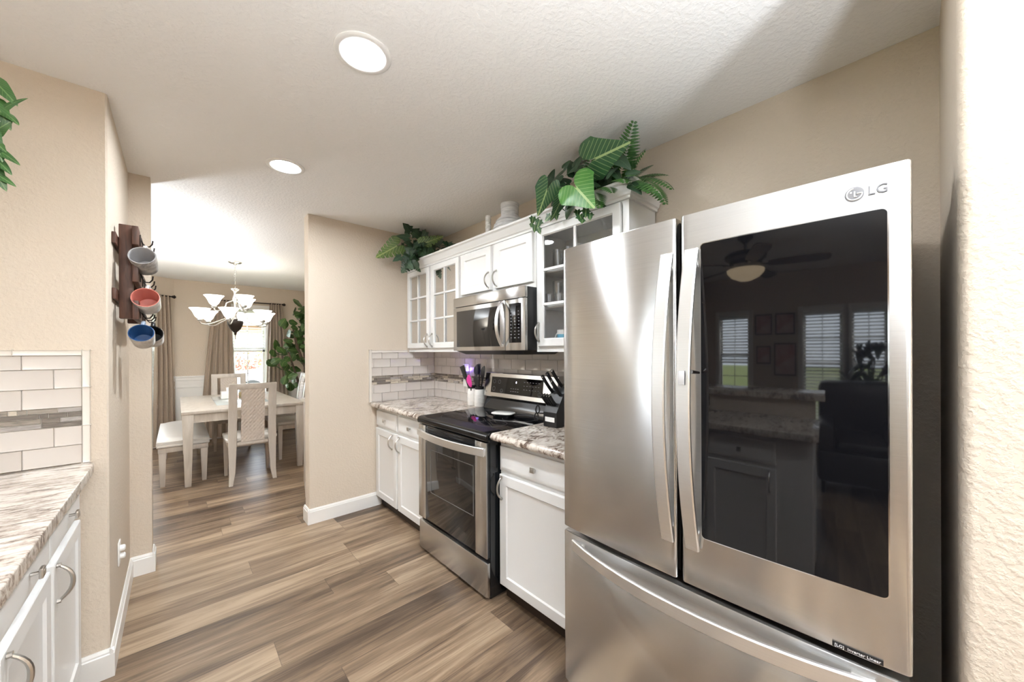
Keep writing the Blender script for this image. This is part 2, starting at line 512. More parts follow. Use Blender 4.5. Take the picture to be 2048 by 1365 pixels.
def tag(o, label, cat, group=None, kind=None):
    o['label'] = label
    o['category'] = cat
    if group: o['group'] = group
    if kind: o['kind'] = kind
    return o

def thing(name, label, cat, loc=(0, 0, 0), group=None):
    o = bpy.data.objects.new(name, None)
    o.empty_display_size = .05
    COL.objects.link(o)
    o.location = loc
    ORI[o.name] = Vector(loc)
    return tag(o, label, cat, group)

def struct(name, mb, mats, label=None, cat=None, smooth=0):
    o = mb.build(name, mats, smooth=smooth)
    o['kind'] = 'structure'
    if label: o['label'] = label
    if cat: o['category'] = cat
    return o

def copy_tree(o, parent=None):
    c = o.copy()
    COL.objects.link(c)
    c.parent = parent
    for ch in list(o.children): copy_tree(ch, c)
    return c

def dup(root, loc, rz=0, label=None):
    c = copy_tree(root)
    c.location = loc
    c.rotation_euler = (0, 0, rz)
    if label: c['label'] = label
    return c

def text_mesh(body, size, depth, mat4, mb, mi=0, spacing=1.0):
    """lettering turned into mesh and added to mb, laid out by mat4"""
    cu = bpy.data.curves.new('lettering', 'FONT')
    cu.body = body; cu.size = size; cu.extrude = depth; cu.align_x = 'CENTER'; cu.align_y = 'CENTER'
    cu.space_character = spacing
    cu.resolution_u = 3
    ob = bpy.data.objects.new('lettering', cu)
    COL.objects.link(ob)
    bpy.context.view_layer.update()
    dg = bpy.context.evaluated_depsgraph_get()
    me = bpy.data.meshes.new_from_object(ob.evaluated_get(dg))
    me.transform(mat4)
    mb.bm.from_mesh(me)
    bpy.data.meshes.remove(me)
    bpy.data.objects.remove(ob)
    bpy.data.curves.remove(cu)

FACE_NX = Matrix(((0, 0, -1, 0), (-1, 0, 0, 0), (0, 1, 0, 0), (0, 0, 0, 1)))   # text read by someone looking along +X
# ================================================================== THE SETTING
CEIL = 2.447
XR, YB, YL, XS, YD = 1.896, 3.21, 2.285, -.21, 7.40   # right wall, partition, left wall, its end face, dining back wall
struct('floor', MB().box(-4.4, 2.1, -3.4, 7.7, -.12, 0), 'floor', 'brown wood-look vinyl plank floor', 'floor')
struct('ceiling', MB().box(-4.4, 2.1, -3.4, 7.7, CEIL, CEIL + .12), 'ceiling', 'white textured ceiling', 'ceiling')
struct('wall_right', MB().box(XR, XR + .15, -.062, 7.6, 0, CEIL), 'wall', 'beige wall behind the cabinets and fridge', 'wall')
def rounded_nook():
    r = .022
    pts = [(2.046, -.062)]
    pts += [(1.187 + r - r * math.sin(a), -.062 - r + r * math.cos(a)) for a in [R(x) for x in (0, 18, 36, 54, 72, 90)]]
    pts += [(1.187, -3.3), (2.046, -3.3)]
    return MB().prism(pts, 0, CEIL)
struct('wall_near', rounded_nook(), 'wall', 'beige textured wall right of the fridge with rounded corner', 'wall', 30)
struct('wall_partition', MB().prism([(.77, YB + .004), (.774, YB), (XR, YB), (XR, YB + .115), (.77, YB + .115)], 0, CEIL), 'wall', 'beige partition wall between kitchen and dining room', 'wall')
struct('wall_left', MB().prism([(-1.45, YL), (XS - .006, YL), (XS, YL + .006), (XS, 3.195), (-1.45, 3.195)], 0, CEIL), 'wall', 'beige wall with the tiled end and mug rack', 'wall')
struct('wall_stub', MB().box(-1.3, -.114, 3.195, 3.31, 0, CEIL), 'wall', 'beige wall stub at the dining room opening', 'wall')
struct('wall_rear', MB().box(-4.3, 1.187, -3.3, -3.15, 0, CEIL), 'wall')

# wall pieces with openings
def holed_wall(name, tf, s0, s1, t0, t1, holes, mats='wall', **kw):
    """a wall from s0 to s1 with rectangular holes (sa, sb, za, zb); tf maps (s, t, z) to the world"""
    m = MB()
    s = s0
    for a, b, za, zb in sorted(holes):
        m.box(s, a, t0, t1, 0, CEIL, mat=tf)
        m.box(a, b, t0, t1, 0, za, mat=tf)
        m.box(a, b, t0, t1, zb, CEIL, mat=tf)
        s = b
    m.box(s, s1, t0, t1, 0, CEIL, mat=tf)
    return struct(name, m, mats, **kw)

TF_BACK = Matrix(((1, 0, 0, 0), (0, 1, 0, YD), (0, 0, 1, 0), (0, 0, 0, 1)))            # s = X, t = outward (+Y)
TF_BAY = Matrix(((-.857, .515, 0, -.02), (-.515, -.857 * -1, 0, YD), (0, 0, 1, 0), (0, 0, 0, 1)))
TF_BAY = Matrix(((-.857, -.515, 0, -.02), (-.515, .857, 0, YD), (0, 0, 1, 0), (0, 0, 0, 1)))  # s leftwards, t outward
TF_WEST = Matrix(((0, -1, 0, -4.2), (1, 0, 0, 0), (0, 0, 1, 0), (0, 0, 0, 1)))           # s = Y, t = outward (-X)
WIN_BACK = (.63, 1.13, .60, 2.07)
WIN_BAY = (.22, .92, .60, 2.07)
WIN_WEST = [(-.66, -.20, .36, 1.88), (-.10, .46, .36, 1.88), (1.30, 1.86, .60, 1.88)]
holed_wall('wall_back', TF_BACK, -.02, 2.05, 0, .15, [WIN_BACK], label='beige dining room back wall', cat='wall')
holed_wall('wall_bay', TF_BAY, 0, 1.6, 0, .15, [WIN_BAY], label='beige angled bay wall of the dining room', cat='wall')
struct('wall_dining', MB().box(-1.55, -1.39, 3.2, 6.75, 0, CEIL), 'wall')
holed_wall('wall_west', TF_WEST, -3.3, 2.4, 0, .15, WIN_WEST, label='beige living room wall with windows', cat='wall')

TF_NORTH = Matrix(((1, 0, 0, 0), (0, 1, 0, YL), (0, 0, 1, 0), (0, 0, 0, 1)))
WIN_ADDED = (-2.60, -1.75, .05, 2.15)  # unseen window, added for the bright streak on the left fridge door
holed_wall('wall_north', TF_NORTH, -4.3, -1.4505, 0, .13, [WIN_ADDED], label='beige living room wall with an added tall window', cat='wall')

def window(n, tf, hole, depth=.15, trim=.065, cols=2, rows=2, label='white window'):
    a, b, za, zb = hole
    root = thing('window_%d' % n, label, 'window')
    root['kind'] = 'structure'
    f = MB()
    t = trim
    for x0, x1, z0, z1 in ((a - t, a, za - t, zb + t), (b, b + t, za - t, zb + t), (a, b, zb, zb + t)):
        f.box(x0, x1, -.018, -.0005, z0, z1, .004, mat=tf)
    f.box(a - t - .02, b + t + .02, -.05, -.0005, za - .03, za, .005, mat=tf)
    f.box(a - t, b + t, -.016, -.0005, za - t - .04, za - .03, .003, mat=tf)
    # jamb liner
    f.box(a, a + .012, 0, depth, za, zb, mat=tf); f.box(b - .012, b, 0, depth, za, zb, mat=tf)
    f.box(a, b, 0, depth, zb - .012, zb, mat=tf); f.box(a, b, 0, depth, za, za + .012, mat=tf)
    f.build('window_frame', 'white_trim', root)
    zm = (za + zb) / 2 + .06
    s = MB()
    for z0, z1, y in ((za + .012, zm, .06), (zm - .03, zb - .012, .09)):
        w = .034
        s.box(a + .012, a + .012 + w, y, y + .03, z0, z1, .003, mat=tf); s.box(b - .012 - w, b - .012, y, y + .03, z0, z1, .003, mat=tf)
        s.box(a + .012, b - .012, y, y + .03, z0, z0 + w, .003, mat=tf); s.box(a + .012, b - .012, y, y + .03, z1 - w, z1, .003, mat=tf)
        for i in range(1, cols):
            x = a + (b - a) * i / cols
            s.box(x - .006, x + .006, y + .01, y + .02, z0, z1, mat=tf)
        for i in range(1, rows):
            z = z0 + (z1 - z0) * i / rows
            s.box(a + .02, b - .02, y + .01, y + .02, z - .006, z + .006, mat=tf)
    s.build('sash', 'white_trim', root)
    g = MB()
    for z0, z1, y in ((za + .03, zm - .02, .076), (zm, zb - .03, .106)):
        g.face([tf @ Vector(p) for p in ((a + .03, y, z0), (b - .03, y, z0), (b - .03, y, z1), (a + .03, y, z1))])
    g.build('window_glass', 'glass', root, smooth=0)
    return root
window(1, TF_BACK, WIN_BACK, label='white double hung window behind the dining table')
window(2, TF_BAY, WIN_BAY, label='white window in the angled bay wall, left of the dining table')
for i, h in enumerate(WIN_WEST): window(3 + i, TF_WEST, h, label='white living room window, ' + ('nearest the rear corner', 'in the middle', 'nearest the left wall')[i])

window(6, TF_NORTH, WIN_ADDED, label='added tall white living room window past the peninsula')

def blind(tf, hole, zbot, label, tilt=12, step=.045, slat=.05, y=.03):
    a, b, za, zb = hole
    root = thing('window_blind', label, 'blind')
    MB().box(a + .015, b - .015, y - .03, y + .03, zb - .06, zb - .014, .004, mat=tf).build('headrail', 'blind', root)
    m = MB()
    z = zb - .09
    while z > zbot + .02:
        c, s_ = math.cos(R(tilt)) * slat / 2, math.sin(R(tilt)) * slat / 2
        m.hexa([tf @ Vector(p) for p in ((a + .018, y - c, z - s_), (b - .018, y - c, z - s_), (b - .018, y + c, z + s_), (a + .018, y + c, z + s_))],
               [tf @ Vector(p) for p in ((a + .018, y - c, z - s_ + .003), (b - .018, y - c, z - s_ + .003), (b - .018, y + c, z + s_ + .003), (a + .018, y + c, z + s_ + .003))])
        z -= step
    m.build('slats', 'blind', root, smooth=0)
    MB().box(a + .016, b - .016, y - .024, y + .024, zbot, zbot + .03, .005, mat=tf).build('bottom_rail', 'blind', root)
    for q in (.2, .8): MB().tube([tf @ Vector((a + (b - a) * q, y, zbot + .01)), tf @ Vector((a + (b - a) * q, y, zb - .03))], .0012, 4).build('cord', 'blind', root)
    return root
blind(TF_BACK, WIN_BACK, 1.40, 'white slatted blind half lowered in the window behind the dining table', 10)
blind(TF_BAY, WIN_BAY, .62, 'white slatted blind fully lowered in the bay window at the left', 55)
for i, h in enumerate(WIN_WEST): blind(TF_WEST, h, h[2] + (.02 if i < 2 else .55), 'white slatted blind in living room window, %s' % ('by the corner', 'in the middle', 'by the left wall')[i], 25)

# baseboards, wainscot
def base_run(m, pts, h=.118, d=.015):
    """baseboard following wall face pts (inside to the left of the run)"""
    for (x0, y0), (x1, y1) in zip(pts[:-1], pts[1:]):
        dv = Vector((x1 - x0, y1 - y0, 0)); L = dv.length; dv /= L
        nv = Vector((-dv.y, dv.x, 0))
        def P(s, t, z): return Vector((x0, y0, 0)) + dv * s + nv * t + Vector((0, 0, z))
        prof = [(0.0005, 0), (d, 0), (d, h - .022), (d - .004, h - .018), (d - .004, h - .012), (d - .010, h), (.0005, h)]
        m.ring_loft([[P(-d + .0008 if s == 0 else L + d - .0008, t, z) for t, z in prof] for s in (0, 1)])
    return m
struct('baseboard_left', base_run(MB(), [(XS, 3.18), (XS, YL - .0), ][::-1] and [(XS, 3.195), (XS, YL)]), 'white_trim', smooth=20)
struct('baseboard_front', base_run(MB(), [(XS + .0, YL), (-.30, YL)]), 'white_trim', smooth=20)
struct('baseboard_stub', base_run(MB(), [(-.114, 3.31), (-.114, 3.195), (XS + .015, 3.195)]), 'white_trim', smooth=20)
struct('baseboard_partition', base_run(MB(), [(1.325, YB), (.77, YB), (.77, YB + .115)]), 'white_trim', smooth=20)
wc = MB()
def wains(m, tf, s0, s1):
    m.box(s0, s1, -.012, -.0005, 0, .93, mat=tf)
    m.box(s0, s1, -.030, -.0005, .975, 1.0, .005, mat=tf); m.box(s0, s1, -.022, -.0005, .93, .976, .004, mat=tf)
    m.box(s0, s1, -.026, -.011, 0, .13, .004, mat=tf)
    m.box(s0, s1, -.020, -.011, .82, .85, .003, mat=tf)
    m.box(s0, s1, -.020, -.011, .22, .25, .003, mat=tf)
wains(wc, TF_BACK, -.01, .60); wains(wc, TF_BACK, 1.20, 1.89)
wains(wc, TF_BAY, 0.01, .155); wains(wc, TF_BAY, .99, 1.58)
wc.box(.6, 1.2, -.012, -.0005, 0, .49, mat=TF_BACK); wc.box(.155, .99, -.012, -.0005, 0, .49, mat=TF_BAY)
struct('trim_1', wc, 'white_trim', 'white wainscot and chair rail in the dining room', 'wainscot', 20)

# ================================================================== OUTDOORS
g = MB(); g.box(-40, 40, 7.75, 60, -.35, -.2); g.box(-40, -4.6, -30, 7.75, -.35, -.2); g.box(-4.6, -1.6, 2.5, 7.75, -.35, -.2)
tag(g.build('lawn', 'grass', smooth=0), 'sunny green lawn outside the dining window', 'lawn', kind='structure')
tag(MB().box(-8, 30, 13, 16.5, -.2, -.19).build('driveway', 'asphalt', smooth=0), 'pale driveway outside the dining window', 'driveway', kind='structure')
tag(MB().box(-7.5, -4.4, -3, 2.6, -.2, -.14).build('patio', 'asphalt', smooth=0), 'added pale concrete patio outside the living room', 'patio', kind='structure')  # pale ground added to brighten what the living room windows show
def blob(m, c, r, n, seed, mi=0):
    rnd = random.Random(seed)
    for _ in range(n):
        p = Vector(c) + Vector((rnd.gauss(0, .5) * r[0], rnd.gauss(0, .5) * r[1], rnd.gauss(0, .45) * r[2]))
        s = rnd.uniform(.05, .11) * max(r)
        a = Vector((rnd.gauss(0, 1), rnd.gauss(0, 1), rnd.gauss(0, 1))).normalized(); b = a.orthogonal().normalized()
        m.face([p + a * s, p + b * s * .6, p - a * s, p - b * s * .6], mi)
    return m
t = thing('street_tree', 'lichened tree trunk just outside the dining window', 'tree', (.80, 10.0, -.2))
MB().tube([(.80, 10, -.2), (.79, 10, 1), (.81, 10.02, 2.2), (.78, 10, 3.6)], [.20, .17, .15, .13], 14).build('trunk', 'old_bark', t)
blob(MB(), (.8, 10, 4.4), (1.6, 1.6, 1.0), 500, 3).build('crown', 'yellow_bush', t, smooth=0, norm=False)
tag(blob(MB(), (2.55, 22, .75), (1.1, .9, .75), 700, 4).build('red_shrub', 'red_bush', smooth=0, norm=False), 'reddish round shrub on the far lawn outside', 'shrub')
tag(blob(MB(), (4.9, 24, 1.2), (1.6, 1.0, 1.2), 900, 5).build('green_shrub', 'yellow_bush', smooth=0, norm=False), 'yellow-green leafy shrub on the far lawn outside', 'shrub')
h = thing('brick_house', 'brick house across the street, seen through the window', 'house', (6, 34, -.2))
MB().box(3.2, 12, 32, 38, -.2, 3.2).build('wall', 'brick', h, smooth=0)
MB().hexa([(2.8, 31.6, 3.2), (12.4, 31.6, 3.2), (12.4, 38.4, 3.2), (2.8, 38.4, 3.2)], [(4.8, 34.9, 5.4), (10.4, 34.9, 5.4), (10.4, 35.1, 5.4), (4.8, 35.1, 5.4)]).build('roof', 'bark', h, smooth=0)
car = thing('parked_car', 'pale car parked on the driveway outside the window', 'car', (3.1, 14.8, -.19))
def car_build(cx, cy, z):
    prof = [(-2.1, .25), (-2.15, .62), (-1.95, .85), (-1.0, .95), (-.45, 1.42), (.95, 1.45), (1.7, 1.0), (2.1, .92), (2.15, .3)]
    m = MB(); m.ring_loft([[Vector((cx + x, cy + w, z + q)) for x, q in prof] for w in (-.85, .85)]); m.build('body', 'car_white', car, 30)
    w = MB()
    w.ring_loft([[Vector((cx + x, cy + s, z + q)) for x, q in ((-.85, 1.0), (-.42, 1.36), (.9, 1.38), (1.4, 1.02))] for s in (-.87, .87)]); w.build('side_window', 'black_glass', car, 0)
    for dx in (-1.35, 1.35):
        for s in (-.80, .80):
            k = MB().lathe([(.05, -.1), (.33, -.1), (.34, 0), (.33, .1), (.05, .1)], (cx + dx, cy + s, z + .34), 18, mat=Matrix.Rotation(R(90), 3, 'X')); k.build('wheel', 'black_rubber', car)
car_build(3.1, 14.8, -.19)

# ================================================================== KITCHEN, RIGHT RUN
DOOR_RINGS = [(0, 0), (0, .017), (.003, .019), (.052, .019), (.058, .012), (.066, .010)]
DRAWER_RINGS = [(0, 0), (0, .012), (.012, .017), (.02, .019), (.024, .019)]
GLASS_RINGS = [(0, 0), (0, .017), (.003, .019), (.042, .019), (.048, .011), (.048, 0)]

def arc_pull(parent, p, along, out, L=.125, name='handle'):
    """bow handle centred at p on the door face"""
    p, al, o = Vector(p), Vector(along), Vector(out)
    pts, rad = [], []
    for i in range(13):
        t_ = i / 12 * 2 - 1
        pts.append(p + al * (L / 2 * t_ * .92) + o * (.004 + .030 * (1 - abs(t_) ** 2.4)))
        rad.append(.0044 + .0016 * (1 - t_ * t_))
    m = MB().tube(pts, rad, 8)
    for s in (-1, 1):
        c = p + al * (s * L / 2 * .92)
        m.tube([c + o * .0003, c + o * .009], .0075, 8)
    return m.build(name, 'nickel', parent)

def sq_knob(parent, p, out):
    p, o = Vector(p), Vector(out)
    m = MB().tube([p + o * .0003, p + o * .018], .005, 8)
    a, b = sorted((p.x + o.x * .016, p.x + o.x * .024))
    m.box(a, b, p.y - .0135, p.y + .0135, p.z - .0135, p.z + .0135, .002)
    a, b = sorted((p.x + o.x * .0235, p.x + o.x * .0255))
    m.box(a, b, p.y - .008, p.y + .008, p.z - .008, p.z + .008, .001)
    return m.build('knob', 'nickel', parent)

def base_cabinet(label, sgn, xf, xb, y0, y1, doors, drawers, zt=.874, door_top=.689, pulls=(), toe=.035):
    """sgn -1: fronts face -X; +1: face +X. doors / drawers = [(ya, yb)]"""
    root = thing('base_cabinet', label, 'cabinet', ((xf + xb) / 2, (y0 + y1) / 2, 0))
    b = MB()
    a, c = sorted((xf - sgn * .020, xb))
    b.box(a, c, y0, y1, .095, zt)
    b.build('carcass', 'cab', root, 0)
    a, c = sorted((xf - sgn * (.02 + toe), xb))
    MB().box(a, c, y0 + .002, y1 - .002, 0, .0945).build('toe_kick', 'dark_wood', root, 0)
    n = Vector((sgn, 0, 0))
    for i, (ya, yb) in enumerate(doors):
        d = MB().panel((xf - sgn * .0195, ya, .092), (0, 1, 0), (0, 0, 1), n, yb - ya, door_top - .092, DOOR_RINGS).build('door', 'cab', root, 25)
        if i < len(pulls) and pulls[i] is not None: arc_pull(d, (xf, pulls[i], .618), (0, 0, 1), n)
    for ya, yb in drawers:
        d = MB().panel((xf - sgn * .0195, ya, .712), (0, 1, 0), (0, 0, 1), n, yb - ya, .13, DRAWER_RINGS).build('drawer', 'cab', root, 25)
        sq_knob(d, (xf, (ya + yb) / 2, .776), n)
    return root

base_cabinet('white base cabinet with two doors and two drawers, left of the stove', -1, 1.295, 1.885, 2.312, 3.2, [(2.795, 3.195), (2.335, 2.767)], [(2.795, 3.195), (2.335, 2.767)], pulls=(2.865, 2.735))
base_cabinet('white base cabinet with one wide drawer and door, between stove and fridge', -1, 1.295, 1.885, .952, 1.53, [(.985, 1.522)], [(.985, 1.522)], pulls=(1.500,))

def counter(label, y0, y1, rnd):
    m = MB()
    random.seed(rnd)
    n = int((y1 - y0) / .018)
    # chiselled front edge
    rings = []
    for i in range(n + 1):
        y = y0 + (y1 - y0) * i / n
        j = lambda s: random.uniform(-s, s)
        rings.append([Vector(p) for p in ((1.884, y, .8745), (1.262 + j(.002), y, .8745), (1.249 + j(.003), y, .882), (1.246 + j(.003), y, .894), (1.251 + j(.003), y, .906), (1.260 + j(.001), y, .9135), (1.272, y, .914), (1.884, y, .914))])
    m.ring_loft(rings)
    return tag(m.build('granite_countertop', 'granite', smooth=50), label, 'countertop')
counter('cream granite countertop left of the stove, in the corner', 2.302, 3.186, 1)
counter('cream granite countertop between the stove and the fridge', .945, 1.540, 2)

# tiled backsplash
def tile_field(m, tf, s0, s1, z_top, skip=None, off0=0.0, off1=.08, seed=1, trim_left=False, trim_right=False, trim_z=True):
    """3x6 tiles with a mosaic band, built in the plane s,z with t out of the wall"""
    rnd = random.Random(seed)
    G = .0025
    m.box(s0, s1, .0005, .005, .9142, z_top, mat=tf, mi=1)
    rows = [(.9145, .990, 0), (.990, 1.066, 1), None, (1.142, 1.218, 0), (1.218, 1.294, 1), (1.294, z_top, 0)]
    for r in rows:
        if r is None:
            for k in range(4):
                za = 1.066 + k * .019
                x = s0
                while x < s1 - .004:
                    w = min(rnd.choice((.022, .048, .075, .098, .125)), s1 - x)
                    if s1 - (x + w) < .015: w = s1 - x
                    m.box(x + G / 2, x + w - G / 2, .004, .0092, za + G / 2, za + .019 - G / 2, .0008, mi=rnd.choice((2, 2, 3, 3, 4, 4, 5)), seg=1, mat=tf)
                    x += w
            continue
        za, zb, k = r
        x = s0 - (off0 if k == 0 else off1)
        while x < s1 - .004:
            a, b = max(x, s0), min(x + .1524, s1)
            if b - a > .006: m.box(a + G / 2, b - G / 2, .004, .0095, za + G / 2, zb - G / 2, .0018, mi=0, seg=2, mat=tf)
            x += .1524
    return m
TMATS = ['tile', 'grout', 'mosaic_dark', 'mosaic_taupe', 'mosaic_cream', 'mosaic_grey', 'tile_trim']
TF_PART = Matrix(((1, 0, 0, 0), (0, -1, 0, YB), (0, 0, 1, 0), (0, 0, 0, 1)))     # s = X, t = -Y
TF_RW = Matrix(((0, -1, 0, XR), (-1, 0, 0, YB), (0, 0, 1, 0), (0, 0, 0, 1)))     # s = YB - Y, t = -X
ts = thing('tile_backsplash', 'greige subway tile backsplash with mosaic band around the stove corner', 'backsplash', (1.6, 3.2, .914))
tile_field(MB(), TF_PART, 1.262, 1.884, 1.349, off0=.06, off1=.135, seed=3).build('end_tiles', TMATS, ts, 30)
tile_field(MB(), TF_RW, .0105, 2.27, 1.349, off0=.02, off1=.09, seed=4).build('rear_tiles', TMATS, ts, 30)
tt = MB()
tt.box(1.240, 1.2615, .0005, .011, .9145, 1.370, .004, mat=TF_PART); tt.box(1.262, 1.6, .0005, .011, 1.3495, 1.370, .004, mat=TF_PART)
tt.build('edge_trim', 'tile_trim', ts, 40)

# stove
RY0, RY1 = 1.548, 2.294
st = thing('stove', 'stainless steel and black glass electric stove between the white cabinets', 'stove', (1.55, 1.92, 0))
MB().box(1.252, 1.872, RY0, RY1, .012, .902, .003).build('body', 'black_enamel', st)
for y in (RY0 + .04, RY1 - .04):
    for x in (1.30, 1.82): MB().lathe([(.018, 0), (.018, .013)], (x, y, 0), 10).build('foot', 'black_rubber', st)
MB().box(1.230, 1.2515, RY0, RY1, .022, .210, .005).build('storage_drawer', 'steel', st, steel_uv='h')
od = MB().box(1.234, 1.2515, RY0 + .002, RY1 - .002, .236, .862, .003).build('oven_door', 'black_enamel', st)
MB().box(1.226, 1.2345, 2.203, RY1, .236, .862, .003).build('door_stile', 'steel', od, steel_uv='h')
MB().box(1.226, 1.2345, RY0, 1.650, .236, .862, .003).build('door_stile', 'steel', od, steel_uv='h')
MB().box(1.229, 1.2345, 1.651, 2.202, .240, .782, .002).build('glass_front', 'oven_glass', od)
w = MB()
for a in ((1.667, 1.672, .43, .715), (2.133, 2.138, .43, .715), (1.667, 2.138, .43, .434), (1.667, 2.138, .711, .715)): w.box(1.2283, 1.2292, a[0], a[1], a[2], a[3])
w.build('window_outline', 'grey_plate', od, 0)
v = MB()
for k in range(4): v.box(1.2275, 1.2345, 1.652, 2.201, .792 + k * .017, .801 + k * .017, .002)
v.build('vent_louvre', 'black_enamel', od)
hp = []
for i in range(25):
    q = i / 24 * 2 - 1
    hp.append(Vector((1.226 - .010 - .042 * (1 - abs(q) ** 2.2), (RY0 + RY1) / 2 + q * (RY1 - RY0 - .02) / 2, .812)))
hb = MB().bar(hp, .046, .012, (0, 0, 1))
for y in (RY0 + .022, RY1 - .022): hb.box(1.212, 1.2262, y - .012, y + .012, .794, .830, .003)
hb.build('handle', 'steel_handle', od, steel_uv='h')
ct = MB()
prof = [(1.80, .9025), (1.232, .9025), (1.224, .888), (1.222, .880), (1.222, .896), (1.226, .908), (1.240, .9145), (1.80, .9145)]
prof = [(1.80, .9022), (1.236, .9022), (1.236, .872), (1.224, .872), (1.220, .884), (1.221, .897), (1.227, .908), (1.242, .9150), (1.80, .9150)]
ct.ring_loft([[Vector((x, y, z)) for x, z in prof] for y in (RY0 - .004, RY1 + .004)])
ct = ct.build('cooktop', 'black_glass', st, 40)
for cx_, cy_, rr in ((1.42, 1.74, .095), (1.42, 2.10, .115), (1.66, 1.74, .115), (1.66, 2.10, .085)):
    MB().tube([(cx_ + rr * math.cos(a * math.pi / 20), cy_ + rr * math.sin(a * math.pi / 20), .9151) for a in range(40)], .0005, 4, loop=True).build('burner_ring', 'grey_plate', ct)
bgd = MB()
prof = [(1.872, .903), (1.790, .903), (1.795, .93), (1.806, .958), (1.822, .985), (1.830, 1.006), (1.872, 1.006)]
bgd.ring_loft([[Vector((x, y, z)) for x, z in prof] for y in (RY0, RY1)])
bgd = bgd.build('backguard', 'black_enamel', st, 40)
cp = MB()
prof = [(1.872, 1.0065), (1.800, 1.0065), (1.797, 1.012), (1.822, 1.186), (1.828, 1.191), (1.872, 1.191)]
cp.ring_loft([[Vector((x, y, z)) for x, z in prof] for y in (RY0 - .002, RY1 + .002)])
cp = cp.build('control_panel', 'steel', st, 30, steel_uv='h')
def on_panel(z): return 1.797 + (z - 1.012) / .174 * .025
dsp = MB().hexa([(on_panel(1.040) + .003, 1.672, 1.040), (on_panel(1.040) - .0015, 1.672, 1.040), (on_panel(1.040) - .0015, 2.214, 1.040), (on_panel(1.040) + .003, 2.214, 1.040)],
                [(on_panel(1.160) + .003, 1.672, 1.160), (on_panel(1.160) - .0015, 1.672, 1.160), (on_panel(1.160) - .0015, 2.214, 1.160), (on_panel(1.160) + .003, 2.214, 1.160)]).build('display', 'black_glass', cp, 0)
TILT = Matrix.Rotation(math.atan2(.025, .174), 4, 'Y')
def pan_mat(y, z): return Matrix.Translation((on_panel(z) - .0016, y, z)) @ TILT @ FACE_NX
k = MB()
random.seed(5)
for r_ in range(3):
    for c_ in range(6):
        y, z = 1.85 - c_ * .028, 1.135 - r_ * .026
        k.box(on_panel(z) - .0022, on_panel(z) - .0012, y - random.uniform(.003, .008), y + .006, z - .0013, z + .0013)
for c_ in range(4):
    for r_ in range(2):
        y, z = 1.985 - c_ * .024, 1.082 - r_ * .02
        k.box(on_panel(z) - .0022, on_panel(z) - .0012, y - .008, y + .006, z - .0013, z + .0013)
for y, z, rr in ((2.18, 1.07, .016), (2.09, 1.06, .012), (2.18, 1.125, .014), (2.12, 1.125, .014), (1.70, 1.06, .014)):
    k.tube([(on_panel(z + rr * math.sin(a * math.pi / 8)) - .0016, y + rr * math.cos(a * math.pi / 8), z + rr * math.sin(a * math.pi / 8)) for a in range(16)], .0006, 4, loop=True)
k.build('key_legend', 'keymark', dsp, 0)
d0 = MB(); text_mesh('0', .022, .0003, pan_mat(1.935, 1.128), d0); d0.build('digit', 'white_led', dsp, 0)
lg = MB(); lg.tube([(on_panel(1.04) - .0008, 2.268 + .006 * math.cos(a * .5236), 1.04 + .006 * math.sin(a * .5236)) for a in range(12)], .0009, 5, loop=True); lg.build('emblem', 'chrome', cp)

# microwave
MY0, MY1, MX = 1.541, 2.298, 1.517
mw = thing('microwave', 'stainless over-the-range microwave under the middle wall cabinet', 'microwave', (1.7, 1.92, 1.36))
MB().box(1.536, 1.872, MY0 + .002, MY1 - .002, 1.362, 1.744, .003).build('body', 'black', mw)
MB().box(MX, 1.537, MY0, MY1, 1.678, 1.745, .003).build('vent_grille', 'steel', mw, steel_uv='h')
md = MB().box(MX, 1.537, 1.722, MY1, 1.361, 1.674, .003).build('door', 'steel', mw, steel_uv='h')
MB().box(MX - .0015, MX + .001, 1.772, 2.254, 1.388, 1.645, .0006).build('window', 'oven_glass', md)
hp = [Vector((MX - .006 - .046 * (1 - abs(i / 10 - 1) ** 2.3), 1.744, 1.528 + (i / 10 - 1) * .143)) for i in range(21)]
hb = MB().bar(hp, [.030 - .010 * abs(i / 10 - 1) for i in range(21)], .009, (0, 1, 0))
for z in (1.392, 1.664): hb.box(MX - .008, MX + .001, 1.735, 1.753, z - .008, z + .008, .002)
hb.build('handle', 'steel_handle', md, steel_uv=True)
mp_ = MB().box(MX, 1.537, MY0, 1.718, 1.361, 1.674, .003).build('control_panel', 'steel', mw, steel_uv='h')
kp = MB().box(MX - .0015, MX + .001, 1.576, 1.684, 1.408, 1.648, .0007).build('keypad', 'black_glass', mp_)
k = MB()
random.seed(6)
for r_ in range(9):
    for c_ in range(3):
        y, z = 1.664 - c_ * .034, 1.598 - r_ * .020
        k.box(MX - .0021, MX - .0014, y - random.uniform(.003, .009), y + random.uniform(.003, .007), z - .0016, z + .0016)
k.build('key_legend', 'keymark', kp, 0)
mb_ = MB().hexa([(1.56, 1.60, 1.335), (1.56, 2.20, 1.335), (1.85, 2.20, 1.335), (1.85, 1.60, 1.335)], [(1.53, 1.56, 1.3605), (1.53, 2.28, 1.3605), (1.86, 2.28, 1.3605), (1.86, 1.56, 1.3605)]).build('underside', 'black', mw, 0)

